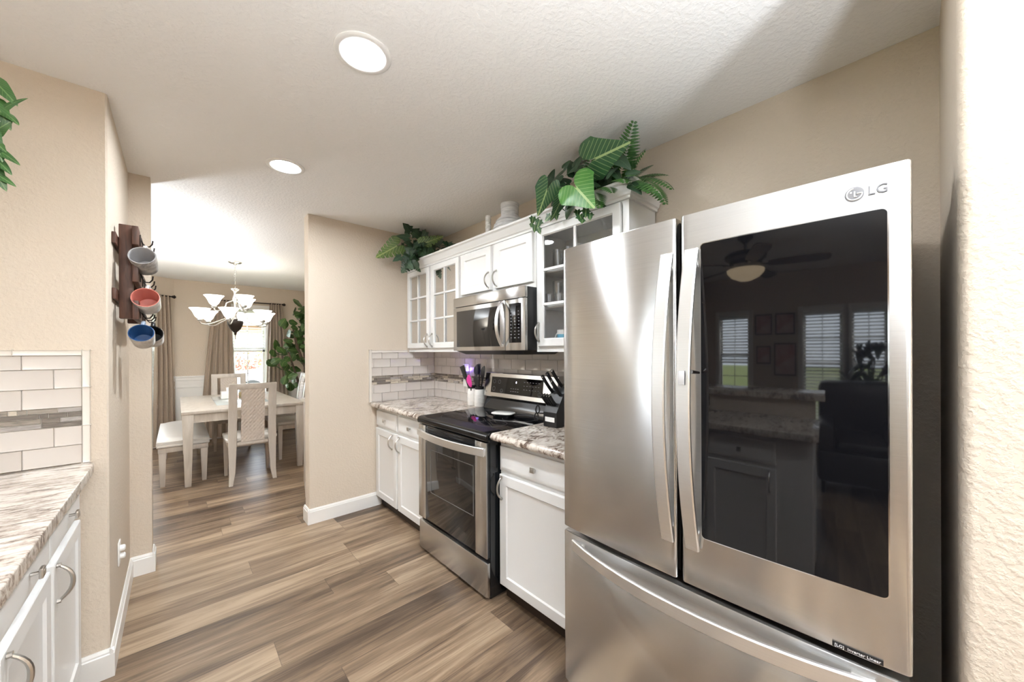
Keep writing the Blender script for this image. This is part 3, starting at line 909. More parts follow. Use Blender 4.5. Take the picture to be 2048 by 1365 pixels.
# wall cabinets
UX, UB = 1.598, 1.884
def wall_cabinet(label, y0, y1, z0, z1, doors, hollow, shelf_z=(), pulls=(), dz=(.033, .018)):
    root = thing('wall_cabinet', label, 'cabinet', (1.75, (y0 + y1) / 2, z0))
    c = MB()
    fx = UX + .0195
    if hollow:
        c.box(fx, UB, y0, y0 + .018, z0, z1); c.box(fx, UB, y1 - .018, y1, z0, z1)
        c.box(fx, UB, y0 + .018, y1 - .018, z0, z0 + .04); c.box(fx, UB, y0 + .018, y1 - .018, z1 - .03, z1)
        c.box(UB - .008, UB, y0 + .018, y1 - .018, z0 + .04, z1 - .03)
        c.box(fx, fx + .018, y0 + .018, y0 + .034, z0 + .04, z1 - .03); c.box(fx, fx + .018, y1 - .034, y1 - .018, z0 + .04, z1 - .03)
        if len(doors) > 1:
            ym = (doors[0][0] + doors[1][1]) / 2
            c.box(fx, fx + .018, ym - .016, ym + .016, z0 + .04, z1 - .03)
    else:
        c.box(fx, UB, y0, y1, z0, z1)
    c.build('carcass', 'cab', root, 0)
    for z in shelf_z: MB().box(fx + .02, UB - .009, y0 + .0185, y1 - .0185, z - .009, z + .009, .001).build('shelf', 'cab_in', root)
    for i, (ya, yb) in enumerate(doors):
        za, zb = z0 + dz[0], z1 - dz[1]
        if not hollow:
            d = MB().panel((UX + .019, ya, za), (0, 1, 0), (0, 0, 1), (-1, 0, 0), yb - ya, zb - za, DOOR_RINGS).build('door', 'cab', root, 25)
        else:
            m = MB().panel((UX + .019, ya, za), (0, 1, 0), (0, 0, 1), (-1, 0, 0), yb - ya, zb - za, GLASS_RINGS, centre=False)
            ym = (ya + yb) / 2
            m.box(UX + .002, UX + .015, ym - .008, ym + .008, za + .045, zb - .045, .002)
            for q in (1, 2):
                z = za + .045 + (zb - za - .09) * q / 3
                m.box(UX + .002, UX + .015, ya + .045, yb - .045, z - .008, z + .008, .002)
            d = m.build('door', 'cab', root, 25)
            g_ = MB(); g_.face([(UX + .013, ya + .044, za + .044), (UX + .013, yb - .044, za + .044), (UX + .013, yb - .044, zb - .044), (UX + .013, ya + .044, zb - .044)])
            g_.build('glass_pane', 'glass', d, 0)
        if i < len(pulls): arc_pull(d, (UX, pulls[i][0], pulls[i][1]), (0, 0, 1), (-1, 0, 0), .115)
    return root
wall_cabinet('white wall cabinet with two glass doors in the corner, left of the microwave', 2.338, 3.205, 1.352, 2.102, [(2.800, 3.195), (2.350, 2.768)], True, (1.62, 1.84), ((2.826, 1.452), (2.742, 1.452)))
wall_cabinet('white wall cabinet with two solid doors above the microwave', 1.545, 2.334, 1.748, 2.102, [(1.962, 2.322), (1.562, 1.922)], False, (), ((1.985, 1.850), (1.900, 1.850)))
wall_cabinet('white wall cabinet with one glass door of glassware, beside the fridge', .925, 1.541, 1.352, 2.102, [(.962, 1.520)], True, (1.62, 1.83), ((1.506, 1.470),))

cr = MB()
prof = [(UX + .0195, 2.092), (UX + .008, 2.092), (UX + .006, 2.104), (UX - .002, 2.110), (UX - .006, 2.124), (UX - .016, 2.134), (UX - .022, 2.150), (UX - .034, 2.158), (UX - .034, 2.170), (UX + .0195, 2.170)]
off = lambda x: x - (UX + .0195)
rings = []
rings.append([Vector((x, 3.204, z)) for x, z in prof])
rings.append([Vector((x, .9245 + off(x), z)) for x, z in prof])
rings.append([Vector((1.884, .9245 + off(x), z)) for x, z in prof])
cr.ring_loft(rings)
tag(cr.build('crown_moulding', 'cab', smooth=30), 'white crown moulding along the top of the wall cabinets', 'moulding')
# ================================================================== FRIDGE
FX, FC, FH, SAG = 1.111, .46, .46, .020
def arcx(y): return FX - SAG * (1 - ((y - FC) / FH) ** 2)
def slab_outline(y0, y1, inset=0, back=1.184, r=.010):
    y0 += inset; y1 -= inset
    pts = []
    for i in range(5):
        a = math.pi / 2 * i / 4
        pts.append((arcx(y0) + inset + r - r * math.sin(a), y0 + r - r * math.cos(a)))
    n = 20
    for i in range(1, n):
        y = y0 + r + (y1 - y0 - 2 * r) * i / n
        pts.append((arcx(y) + inset, y))
    for i in range(5):
        a = math.pi / 2 * i / 4
        pts.append((arcx(y1) + inset + r - r * math.cos(a), y1 - r + r * math.sin(a)))
    pts += [(back, y1), (back, y0)]
    return pts
def slab(y0, y1, z0, z1, e=.004):
    m = MB()
    rings = []
    for ins, z in ((e, z0), (e * .3, z0 + e * .3), (0, z0 + e), (0, z1 - e), (e * .3, z1 - e * .3), (e, z1)):
        rings.append([Vector((x, y, z)) for x, y in slab_outline(y0, y1, ins)])
    return m.ring_loft(rings)
fr = thing('refrigerator', 'large stainless steel french door refrigerator with black glass panel', 'refrigerator', (1.5, .46, 0))
MB().box(1.196, 1.872, .008, .912, .03, 1.742, .004).build('cabinet_body', 'grey_plate', fr)
for y in (.08, .84): MB().box(1.21, 1.27, y - .03, y + .03, 0, .0295, .004).build('foot', 'black', fr)
for x in (1.80,): MB().box(x - .03, x + .03, .08, .84, 0, .0295, .004).build('rear_skid', 'black', fr)
MB().box(1.186, 1.1965, .016, .904, .10, 1.73).build('door_gasket', 'black_rubber', fr, 0)
MB().box(1.20, 1.30, .012, .075, 1.7425, 1.775, .006).build('hinge_cover', 'grey_plate', fr)
MB().box(1.20, 1.30, .845, .908, 1.7425, 1.775, .006).build('hinge_cover', 'grey_plate', fr)
ld = slab(.4730, .9205, .6815, 1.7520).build('left_door', 'steel', fr, 35, steel_uv=True)
rd = slab(.0005, .4600, .6815, 1.7520).build('right_door', 'steel', fr, 35, steel_uv=True)
fz = slab(.0005, .9205, .085, .6640).build('freezer_drawer', 'steel', fr, 35, steel_uv=True)
MB().box(1.125, 1.186, .462, .471, .69, 1.745).build('centre_gasket', 'black_rubber', fr, 0)

def bowed(y0, y1, z0, z1, bow, name, parent, cut=0):
    pts, n = [], 28
    yc = (y0 + y1) / 2
    for i in range(n + 1):
        q = i / n * 2 - 1
        pts.append(Vector((arcx(yc) - .008 - bow * (1 - abs(q) ** 2.0), yc, (z0 + z1) / 2 + q * (z1 - z0) / 2)))
    m = MB().bar(pts, y1 - y0, .013, (0, 1, 0))
    for z in (z0 + .022, z1 - .022):
        m.box(arcx(yc) - .018, arcx(yc) + .001, yc - .012, yc + .012, z - .020, z + .020, .003)
    return m.build(name, 'steel_handle', parent, 40, steel_uv=True)
bowed(.4775, .5150, .793, 1.645, .060, 'handle', ld)
rh = bowed(.4060, .4440, .793, 1.645, .062, 'handle', rd)
bt = MB().box(1.011 - .0006, 1.012, .417, .434, 1.265, 1.303, .001); bt.build('release_button', 'button_grey', rh)
lv = MB().tube([(1.035, .409, 1.300), (1.075, .404, 1.296)], [.006, .004], 8); lv.build('release_lever', 'chrome', rh)
# horizontal freezer handle
pts = []
for i in range(37):
    q = i / 36 * 2 - 1
    y = FC + q * .405
    pts.append(Vector((arcx(y) - .008 - .058 * (1 - abs(q) ** 2.2), y, .630)))
m = MB().bar(pts, .040, .013, (0, 0, 1))
for y in (FC - .385, FC + .385): m.box(arcx(y) - .016, arcx(y) + .002, y - .02, y + .02, .617, .643, .003)
m.build('handle', 'steel_handle', fz, 40, steel_uv='h')

def glass_patch(y0, y1, z0, z1, rise, rc, mat, name, parent, thick=.004):
    ys = [y0 + rc * (1 - math.cos(math.pi / 2 * i / 6)) for i in range(7)]
    ys += [y0 + rc + (y1 - y0 - 2 * rc) * i / 24 for i in range(1, 24)]
    ys += [y1 - rc + rc * math.sin(math.pi / 2 * i / 6) for i in range(7)]
    rings = []
    for y in ys:
        d = 0
        if y < y0 + rc: d = rc - math.sqrt(max(0, rc * rc - (y0 + rc - y) ** 2))
        if y > y1 - rc: d = rc - math.sqrt(max(0, rc * rc - (y - y1 + rc) ** 2))
        x = arcx(y)
        rings.append([Vector(p) for p in ((x - rise, y, z0 + d), (x - rise, y, z1 - d), (x - rise + thick, y, z1 - d), (x - rise + thick, y, z0 + d))])
    return MB().ring_loft(rings).build(name, mat, parent, 35)
gb = glass_patch(.0335, .4055, .8285, 1.6600, .0009, .012, 'chrome', 'glass_border', rd)
gp = glass_patch(.0360, .4030, .8310, 1.6575, .0018, .010, 'black_glass', 'glass_panel', rd)
# round emblem and letters (the viewer's left is +Y); everything follows the curve of the door
EY, EZ = .0865, 1.701
def ex(y): return arcx(y) - .0012
def on_arc(y): return Matrix.Rotation(-math.atan2(2 * SAG * (y - FC) / FH, FH), 4, 'Z')
m = MB()
rr = .0125
dm = [[Vector((arcx(EY + k * math.cos(a * math.pi / 14)) - d, EY + k * math.cos(a * math.pi / 14), EZ + k * math.sin(a * math.pi / 14))) for a in range(28)] for k, d in ((.0160, -.001), (.0160, .0008), (.0150, .0010), (.001, .0010))]
MB().ring_loft(dm).build('emblem_disc', 'emblem_grey', rd, 30)
def ringpt(a): return (ex(EY + rr * math.cos(R(a))) - .0004, EY + rr * math.cos(R(a)), EZ + rr * math.sin(R(a)))
m.tube([ringpt(a) for a in range(180, 450, 11)], .0013, 6)
m.tube([(ex(EY - .0125) - .0004, EY - .0125, EZ + .0004), (ex(EY - .004) - .0004, EY - .004, EZ + .0004)], .0012, 6)
m.tube([(ex(EY) - .0004, EY - .0002, EZ + .006), (ex(EY) - .0004, EY - .0002, EZ - .006), (ex(EY) - .0004, EY - .004, EZ - .006)], .0012, 6)
m.lathe([(.0018, -.0004), (.0018, .0008)], (ex(EY) - .0004, EY + .0055, EZ + .0045), 10, mat=Matrix.Rotation(R(-90), 3, 'Y'))
m.build('emblem', 'bright_white', rd)
m = MB(); text_mesh('LG', .027, .0006, Matrix.Translation((ex(.050) - .0004, .050, EZ)) @ on_arc(.05) @ FACE_NX, m); m.build('lettering', 'emblem_grey', rd, 0)
def flush(y0, y1, z0, z1, d0, d1): return MB().hexa([(arcx(y0) + d0, y0, z0), (arcx(y1) + d0, y1, z0), (arcx(y1) - d1, y1, z0), (arcx(y0) - d1, y0, z0)], [(arcx(y0) + d0, y0, z1), (arcx(y1) + d0, y1, z1), (arcx(y1) - d1, y1, z1), (arcx(y0) - d1, y0, z1)])
bdg = flush(.044, .126, .6850, .6965, .004, .0014).build('badge', 'black', rd, 0)
m = MB(); text_mesh('[LG]  Inverter Linear', .0088, .0002, Matrix.Translation((arcx(.085) - .0024, .0848, .6905)) @ on_arc(.085) @ FACE_NX, m); m.build('lettering', 'whitemark', bdg, 0)

# ================================================================== LEFT RUN (peninsula)
PY0, PY1 = .20, 2.268
pn = thing('peninsula_cabinet', 'white base cabinets under the granite peninsula at the left edge', 'cabinet', (-.56, 1.2, 0))
MB().box(-.835, -.305, PY0, PY1, .095, .874).build('carcass', 'cab', pn, 0)
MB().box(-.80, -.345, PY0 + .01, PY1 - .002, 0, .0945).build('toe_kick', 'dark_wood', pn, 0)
for i in range(4):
    yb = 2.262 - i * .475; ya = yb - .44
    d = MB().panel((-.3045, ya, .092), (0, 1, 0), (0, 0, 1), (1, 0, 0), yb - ya, .597, DOOR_RINGS).build('door', 'cab', pn, 25)
    arc_pull(d, (-.285, ya + .036, .618), (0, 0, 1), (1, 0, 0))
    d = MB().panel((-.3045, ya, .712), (0, 1, 0), (0, 0, 1), (1, 0, 0), yb - ya, .13, DRAWER_RINGS).build('drawer', 'cab', pn, 25)
    sq_knob(d, (-.285, (ya + yb) / 2, .776), (1, 0, 0))
MB().box(-.955, -.8355, PY0, PY1, 0, 1.03).build('raised_back', 'wall', pn, 0)
m = MB()
m.prism([(-.834, .17), (-.27, .17), (-.245, .195), (-.245, 2.225), (-.262, 2.272), (-.834, 2.272)], .8745, .914, bev=.004)
tag(m.build('granite_countertop', 'granite_vein', smooth=50), 'veined cream granite countertop at the left edge, below the tiled wall', 'countertop')
tag(MB().box(-1.20, -.80, .14, 2.272, 1.0305, 1.07, .004).build('granite_bar_ledge', 'granite_vein'), 'raised granite breakfast bar behind the left countertop', 'countertop')
m = thing('wall_outlet', 'outlet plate on the raised back of the left peninsula', 'outlet', (-.8355, 1.05, .98))
MB().box(-.8353, -.830, .99, 1.11, .935, 1.005, .002).build('cover_plate', 'black', m)
m = thing('tile_backsplash', 'greige subway tiles with mosaic band on the left wall above the granite', 'backsplash', (-.5, YL, .914))
TF_LEFT = Matrix(((1, 0, 0, 0), (0, -1, 0, YL), (0, 0, 1, 0), (0, 0, 0, 1)))
tile_field(MB(), TF_LEFT, -.83, -.2815, 1.349, off0=.058, off1=.1335, seed=11).build('tiles', TMATS, m, 30)
e = MB()
for z0, z1 in ((.9145, 1.065), (1.0655, 1.22), (1.2205, 1.370)): e.box(-.281, -.260, .0005, .012, z0, z1, .004, mat=TF_LEFT)
e.box(-.83, -.452, .0005, .012, 1.3495, 1.370, .004, mat=TF_LEFT); e.box(-.4515, -.2815, .0005, .012, 1.3495, 1.370, .004, mat=TF_LEFT)
e.build('edge_trim', 'tile_trim', m, 40)

# duplex cover on the end face of the left wall
m = thing('wall_outlet', 'white outlet plate low on the wall end near the baseboard', 'outlet', (XS, 2.6, .39))
MB().box(XS + .0005, XS + .006, 2.563, 2.637, .335, .445, .003).build('cover_plate', 'bright_white', m)
for z in (.372, .410): MB().lathe([(.014, 0), (.014, .016), (.009, .020)], (XS + .005, 2.6, z), 14, mat=Matrix.Rotation(R(90), 3, 'Y')).build('plug', 'bright_white', m)

# mug rack on the end face
RKX = XS + .001
rk = thing('mug_rack', 'dark stained wooden mug rack with black hooks on the wall end', 'mug rack', (XS, 2.7, 1.52))
for y in (2.50, 2.90): MB().box(RKX + .0135, -.150, y, y + .045, 1.520, 1.963, .003).build('upright', 'rack_wood', rk)
for z in (1.60, 1.85): MB().box(RKX, RKX + .013, 2.40, 3.02, z, z + .05, .002).build('wall_batten', 'rack_wood', rk)
for z in (1.515, 1.69, 1.865): MB().box(-.1495, -.128, 2.455, 3.0, z, z + .088, .003).build('slat', 'rack_wood', rk)
HK = []
for z in (1.545, 1.72, 1.895):
    for y in (2.53, 2.70, 2.87):
        m = MB().box(-.1275, -.123, y - .007, y + .007, z - .02, z + .035, .002)
        pts = [(-.124, y, z + .02), (-.118, y, z - .005), (-.108, y, z - .018), (-.094, y, z - .018), (-.084, y, z - .004), (-.082, y, z + .014)]
        m.tube(pts, .0035, 6)
        m.build('hook', 'bronze', rk)
        HK.append((y, z))

def mug(label, c, rim_r, length, mats, tilt=0, yaw=0, handle_up=.04, base_r=None):
    """mug lying with its mouth towards -Y (axis +Y) hung by its handle, which points up"""
    root = thing('mug', label, 'mug', c, 'mugs on the wooden rack')
    br = base_r or rim_r * .86
    Q = Matrix.Translation(c) @ Matrix.Rotation(R(yaw), 4, 'Z') @ Matrix.Rotation(R(tilt), 4, 'X') @ Matrix.Rotation(R(90), 4, 'X')
    # local z -> world -Y ... mouth at +z
    t = .005
    outer = [(br * .85, -length), (br, -length + .006), (rim_r * .97, -.03), (rim_r, -.004), (rim_r - .001, 0)]
    inner = [(rim_r - .004, 0), (rim_r - t, -.006), (br - t, -length + .012), (.001, -length + .009)]
    def tf(p): return Q @ Vector(p)
    def rings(pr): return [[tf((r * math.cos(a * 2 * math.pi / 32), r * math.sin(a * 2 * math.pi / 32), z)) for a in range(32)] for r, z in pr]
    m = MB(); m.ring_loft(rings(outer), 0, False)
    f0 = rings(outer)[0]
    m.face(f0, 0)
    m.build('cup', mats[0], root, 60)
    m = MB(); m.ring_loft(rings([(rim_r - .001, 0)] + inner), 0, False); m.build('inside', mats[1], root, 60)
    h = MB()
    pts = []
    for i in range(11):
        a = math.pi * i / 10
        pts.append(tf((0, rim_r * .93 + handle_up * math.sin(a) * 1.0, -length / 2 + length * .34 * math.cos(a))))
    h.bar(pts, .013, .008, (Q.to_3x3() @ Vector((1, 0, 0))), r=.3)
    h.build('handle', mats[2], root, 60)
    return root
mug('grey mug with embossed pattern, topmost on the wooden rack', (-.116, 2.44, 1.815), .049, .105, ('speck_mug', 'mug_in_grey', 'mug_pale'), tilt=-26, yaw=-8)
mug('pale mug with coral pink inside, middle of the wooden rack', (-.106, 2.45, 1.620), .051, .100, ('mug_pale', 'mug_pink', 'mug_pale'), tilt=-22, yaw=-6)
mug('blue mug with pale blue handle, lowest on the wooden rack', (-.120, 2.45, 1.452), .046, .095, ('mug_pale', 'mug_blue', 'mug_paleblue'), tilt=-26, yaw=-4)
mug('dark mug half hidden behind the blue one on the rack', (-.092, 2.64, 1.455), .046, .095, ('mug_pale', 'black', 'black'), tilt=-20, yaw=-4)

# ================================================================== CEILING LIGHTS
def downlight(label, x, y, r=.098, lens='lens'):
    root = thing('downlight', label, 'ceiling light', (x, y, CEIL), 'round recessed ceiling lights')
    m = MB().lathe([(r, -.0005), (r, -.004), (r - .006, -.009), (.072, -.006), (.066, -.002), (.066, -.0005)], (x, y, CEIL), 40)
    m.build('trim_ring', 'bright_white', root, 50)
    MB().lathe([(.001, -.0035), (.0655, -.0035), (.0655, -.001), (.001, -.001)], (x, y, CEIL), 32).build('lens', lens, root, 30)
    return root
downlight('round recessed ceiling light nearest the camera', .508, 1.352)
downlight('round recessed ceiling light further away, towards the dining room', .478, 2.476)
downlight('added round recessed ceiling light behind the camera', .5, -.6)  # lit lamp added out of view as extra room light
downlight('added round recessed ceiling light behind the camera, by the rear wall', .3, -2.0)  # also added out of view to brighten the room
downlight('round recessed living room light beside the ceiling fan', -2.2, -.8, lens='lens_off')
downlight('round recessed living room light past the peninsula', -1.9, 1.6, lens='lens_off')
downlight('round recessed living room light by the rear wall', -3.2, -2.2, lens='lens_off')

# ================================================================== THINGS ON THE COUNTER AND STOVE
def jar(label, x, y, r=.043, h=.150):
    root = thing('jar', label, 'jar', (x, y, .915), 'white jars of utensils')
    p = [(.001, 0), (r * .92, 0), (r, .006), (r, h * .74), (r * .93, h * .86), (r * .78, h * .93), (r * .78, h), (r * .70, h), (r * .70, h * .9), (r * .9, h * .7), (r * .9, .008), (.001, .008)]
    MB().lathe(p, (x, y, .915), 28).build('body', 'ceramic', root, 50)
    MB().lathe([(r * .80, h * .90), (r * .84, h * .92), (r * .84, h * 1.06), (r * .72, h * 1.06), (r * .72, h * .95)], (x, y, .915), 28).build('rim_band', 'black', root, 40)
    m = MB()
    for k in range(3):
        z = .915 + h * (.22 + .2 * k)
        m.tube([(x + (r + .0005) * math.cos(R(a)), y + (r + .0005) * math.sin(R(a)), z + .004 * math.sin(R(a * 5))) for a in range(0, 360, 10)], .0016, 5, loop=True)
    m.build('embossing', 'ceramic', root, 60)
    return root
J1, J2 = (1.800, 2.452), (1.795, 2.350)
jar('white mason-style jar with black rim, left of the pair beside the stove', *J1)
jar('white mason-style jar with black rim, right of the pair, touching the stove side', *J2)

def utensil(name, label, cat, base, top, mat, head):
    root = thing(name, label, cat, base, 'utensils in the white jars')
    b, t_ = Vector(base), Vector(top)
    MB().tube([b, b.lerp(t_, .5), t_], [.005, .0045, .006], 8).build('handle', 'black', root)
    d = (t_ - b).normalized()
    side = d.cross(Vector((1, 0, 0))).normalized()
    nn = side.cross(d).normalized()
    F = Matrix((( side.x, d.x, nn.x, t_.x), (side.y, d.y, nn.y, t_.y), (side.z, d.z, nn.z, t_.z), (0, 0, 0, 1)))
    m = MB()
    head(m, F)
    m.build('head', mat, root, 50)
    return root
def spat(w, l):
    return lambda m, F: m.hexa([F @ Vector(p) for p in ((-w * .38, -.005, -.002), (w * .38, -.005, -.002), (w * .38, -.005, .002), (-w * .38, -.005, .002))], [F @ Vector(p) for p in ((-w / 2, l, -.001), (w / 2, l, -.001), (w / 2, l, .001), (-w / 2, l, .001))], bev=.0008)
def spoon(w, l):
    def fn(m, F):
        rings = []
        for i in range(9):
            q = i / 8
            ww = w / 2 * math.sin(math.pi * (.08 + .9 * q)) ** .7
            rings.append([F @ Vector((ww * math.cos(a * math.pi / 6), -.008 + l * q, .005 * math.sin(a * math.pi / 6) - .008 * math.sin(math.pi * q))) for a in range(12)])
        m.ring_loft(rings)
    return fn
utensil('spatula', 'black flat spatula leaning left out of the white jar', 'spatula', (1.802, 2.445, .93), (1.770, 2.505, 1.135), 'black', spat(.066, .105))
utensil('spoon', 'pink silicone spoon standing in the white jar', 'spoon', (1.795, 2.440, .93), (1.762, 2.425, 1.075), 'pink', spoon(.072, .105))
utensil('spoon', 'dark blue spoon standing upright behind the pink spoon', 'spoon', (1.81, 2.455, .93), (1.805, 2.405, 1.160), 'navy', spoon(.062, .10))
utensil('ladle', 'black ladle leaning out of the right white jar', 'ladle', (1.793, 2.340, .93), (1.768, 2.340, 1.085), 'black', spoon(.066, .10))
utensil('slotted_spoon', 'black slotted spoon standing in the right white jar, furthest right', 'spoon', (1.80, 2.360, .93), (1.80, 2.315, 1.14), 'black', spoon(.060, .11))
utensil('turner', 'narrow dark blue turner between the two white jars', 'turner', (1.798, 2.365, .93), (1.81, 2.372, 1.17), 'navy', spat(.038, .085))

m = thing('wall_outlet', 'white outlet plate on the tiles behind the utensil jars', 'outlet', (XR - .01, 2.66, 1.12))
MB().box(XR - .0145, XR - .0098, 2.615, 2.70, 1.045, 1.245, .002).build('cover_plate', 'bright_white', m)
m = thing('night_light', 'violet glowing plug-in light on the tiles above the utensil jars', 'night light', (XR - .0145, 2.63, 1.17))
MB().box(XR - .045, XR - .0150, 2.615, 2.650, 1.15, 1.185, .004).build('housing', 'bright_white', m)
MB().box(XR - .055, XR - .051, 2.600, 2.665, 1.15, 1.225, .0015).build('added_bulb_screen', 'bright_white', m)  # plate added to hide the bulb, so its glow spills onto the tiles
MB().lathe([(.001, 0), (.013, 0), (.014, .012), (.001, .022)], (XR - .030, 2.632, 1.1855), 14).build('lamp', 'violet_led', m)

# soap-dish-like butter dish on the cooktop
sd = thing('spoon_rest', 'small oval dish with pale lid resting on the black cooktop', 'dish', (1.62, 1.86, .9155))
def oval(m, prof, c, sx, sy, rot=20):
    rings = []
    for k, z in prof:
        rings.append([Vector((c[0], c[1], c[2] + z)) + Matrix.Rotation(R(rot), 3, 'Z') @ Vector((math.copysign(abs(math.cos(a)) ** .6, math.cos(a)) * sx * k, math.copysign(abs(math.sin(a)) ** .6, math.sin(a)) * sy * k, 0)) for a in [2 * math.pi * i / 32 for i in range(32)]])
    return m.ring_loft(rings)
oval(MB(), [(.80, 0), (.88, .004), (.92, .020)], (1.62, 1.86, .9158), .052, .080).build('body', 'black_enamel', sd, 50)
oval(MB(), [(.94, 0), (1.0, .003), (1.0, .007), (.95, .010)], (1.62, 1.86, .9360), .052, .080).build('lid', 'ceramic', sd, 50)

# knife block
kb = thing('knife_block', 'black knife block with white label on the right granite counter', 'knife block', (1.69, 1.44, .915))
BY0, BY1 = 1.375, 1.475
def blockpt(x, z, y): return Vector((x, y, z))
side = [(1.600, .9150), (1.600, 1.000), (1.690, 1.145), (1.800, 1.085), (1.800, .9150)]
m = MB(); m.ring_loft([[Vector((x, y, z)) for x, z in side] for y in (BY0, BY1)]); m.build('block', 'black', kb, 0)
MB().box(1.5992, 1.6003, BY0 + .015, BY1 - .012, .945, .972).build('label_plate', 'bright_white', kb, 0)
def knife(label, p, d, L, w=.016, cat='knife', name='kitchen_knife'):
    p, d = Vector(p), Vector(d).normalized()
    root = thing(name, label, cat, p, 'knives in the black block')
    wd = Vector((0, 1, 0))
    pts = [p + d * (L * i / 8) + Vector((-.004, 0, .0)) * math.sin(i / 8 * math.pi) for i in range(9)]
    MB().bar(pts, [w * .72, w * .7, w * .7, w * .72, w * .78, w * .85, w * .92, w, w * .9], .020, wd).build('grip', 'black', root)
    MB().bar([p + d * (L - .008), p + d * (L + .003)], w * .9, .021, wd).build('end_cap', 'knife_steel', root)
    m = MB()
    m.bar([p + d * .006 + Vector((-.011, 0, .002)), p + d * (L * .5) + Vector((-.0145, 0, 0)), p + d * (L - .01) + Vector((-.011, 0, 0))], .0035, .002, wd)
    m.build('tang', 'knife_steel', root)
    return root
dk = Vector((-.62, .10, .80)).normalized()
for i, y in enumerate((1.462, 1.436, 1.410)):
    knife(('large steel-capped knife at the left of the block', 'large steel-capped knife second from the left in the block', 'large steel-capped knife, third from the left in the block')[i], (1.668 + .012 * i, y, 1.110 + .018 * i), dk, .125)
knife('steel-capped knife standing in front of the large knives', (1.660, 1.395, 1.098), dk, .11)
for i, y in enumerate((1.463, 1.443, 1.423, 1.403)):
    knife('small steak knife with steel cap in the front row of the block', (1.626, y, 1.043), Vector((-.62, .08, .78)), .075, .012, name='steak_knife')
sc = thing('kitchen_scissors', 'black handled kitchen scissors stuck in the side of the knife block', 'scissors', (1.604, 1.485, 1.01))
for k in (0, 1):
    cc = Vector((1.575 - .012 * k, 1.494, 1.012 - .042 * k))
    MB().tube([cc + Vector((.016 * math.cos(a * math.pi / 10), .004, .022 * math.sin(a * math.pi / 10))) for a in range(20)], .0045, 6, loop=True).build('finger_loop', 'black', sc)
MB().bar([(1.578, 1.487, .99), (1.625, 1.478, .985)], .010, .006, (0, 0, 1)).build('blade', 'knife_steel', sc)

# ================================================================== INSIDE THE GLASS CABINETS
def tumbler(x, y, z, r=.033, h=.115, stem=False):
    t = .002
    if stem: p = [(.001, .002), (.03, 0), (.031, .003), (.005, .010), (.004, .07), (.02, .085), (.036, .115), (.034, .165), (.032, .165), (.034, .115), (.018, .087), (.001, .08)]
    else: p = [(.001, 0), (r * .85, 0), (r, h), (r - t, h), (r * .85 - t, .008), (.001, .008)]
    return MB().lathe(p, (x, y, z), 20).build('drinking_glass', 'tumbler', smooth=50)
def g_at(lab, x, y, z, **k): tag(tumbler(x, y, z, **k), lab, 'glass', 'glasses behind the cabinet glass door')
n = 0
for sh, lab, zz, hh in ((0, 'top', 1.8395, .125), (1, 'middle', 1.6295, .145)):
    for i in range(3 if sh == 0 else 5):
        for j in range(2):
            g_at('clear drinking glass on the %s shelf behind the glass door by the fridge' % lab, 1.70 + j * .085, 1.445 - i * .082 + j * .01, zz, r=.032, h=hh - .015 * j)
for i in range(2): g_at('short clear glass in front on the middle shelf behind the glass door', 1.655, 1.47 - i * .075, 1.6295, r=.029, h=.07)
tag(MB().lathe([(.001, .003), (.04, 0), (.042, .004), (.012, .02), (.012, .05), (.06, .07), (.075, .10), (.071, .10), (.057, .074), (.001, .058)], (1.70, 1.115, 1.8395), 24).build('glass_bowl', 'tumbler', smooth=50), 'clear footed glass bowl high in the cabinet by the fridge', 'bowl')
mg = thing('mug', 'sky blue and white mug on the bottom shelf beside the fridge', 'mug', (1.68, 1.385, 1.3925))
MB().lathe([(.001, 0), (.036, 0), (.038, .004), (.038, .062)], (1.68, 1.385, 1.3925), 26, caps=False).build('body', 'sky_blue', mg, 50)
MB().lathe([(.038, .062), (.038, .088), (.034, .088), (.034, .008), (.001, .008)], (1.68, 1.385, 1.3925), 26, caps=False).build('rim', 'bright_white', mg, 50)
MB().tube([(1.672, 1.385 + .034 + .022 * math.sin(a * math.pi / 8), 1.3925 + .044 - .026 * math.cos(a * math.pi / 8)) for a in range(9)], .0045, 8).build('handle', 'bright_white', mg)
cj = thing('canister', 'clear canister with red lid beside the blue mug', 'canister', (1.685, 1.285, 1.3925))
MB().lathe([(.001, 0), (.036, 0), (.038, .004), (.038, .085), (.035, .085), (.035, .006), (.001, .006)], (1.685, 1.285, 1.3925), 24).build('body', 'tumbler', cj, 50)
MB().lathe([(.001, .0855), (.041, .0855), (.041, .104), (.039, .107), (.001, .107)], (1.685, 1.285, 1.3925), 24).build('lid', 'red_lid', cj, 40)
MB().lathe([(.001, .0065), (.0335, .0065), (.0335, .05), (.001, .05)], (1.685, 1.285, 1.3925), 20).build('contents', 'tan', cj, 40)
for i in range(5):
    tag(MB().lathe([(.001, 0), (.06, 0), (.085, .006), (.115, .014), (.113, .016), (.06, .004), (.001, .004)], (1.765, 2.52, 1.849 + .009 * i), 28).build('plate', 'plate', smooth=50), 'grey-green plate in the stack on the upper shelf behind the glass door', 'plate', 'plates stacked in the corner cabinet')
for i in range(4):
    tag(MB().lathe([(.001, 0), (.035, 0), (.06, .02), (.078, .05), (.075, .05), (.055, .02), (.001, .006)], (1.765, 2.98, 1.849 + .012 * i), 24).build('bowl', 'tumbler', smooth=50), 'clear glass bowl in the stack behind the leftmost glass door', 'bowl', 'bowls stacked in the corner cabinet')
for i in range(4):
    tag(MB().lathe([(.001, 0), (.05, 0), (.075, .006), (.10, .014), (.098, .016), (.05, .004), (.001, .004)], (1.765, 2.50, 1.6295 + .009 * i), 28).build('plate', 'bright_white', smooth=50), 'white plate in the stack on the lower shelf behind the glass door', 'plate', 'white plates in the corner cabinet')
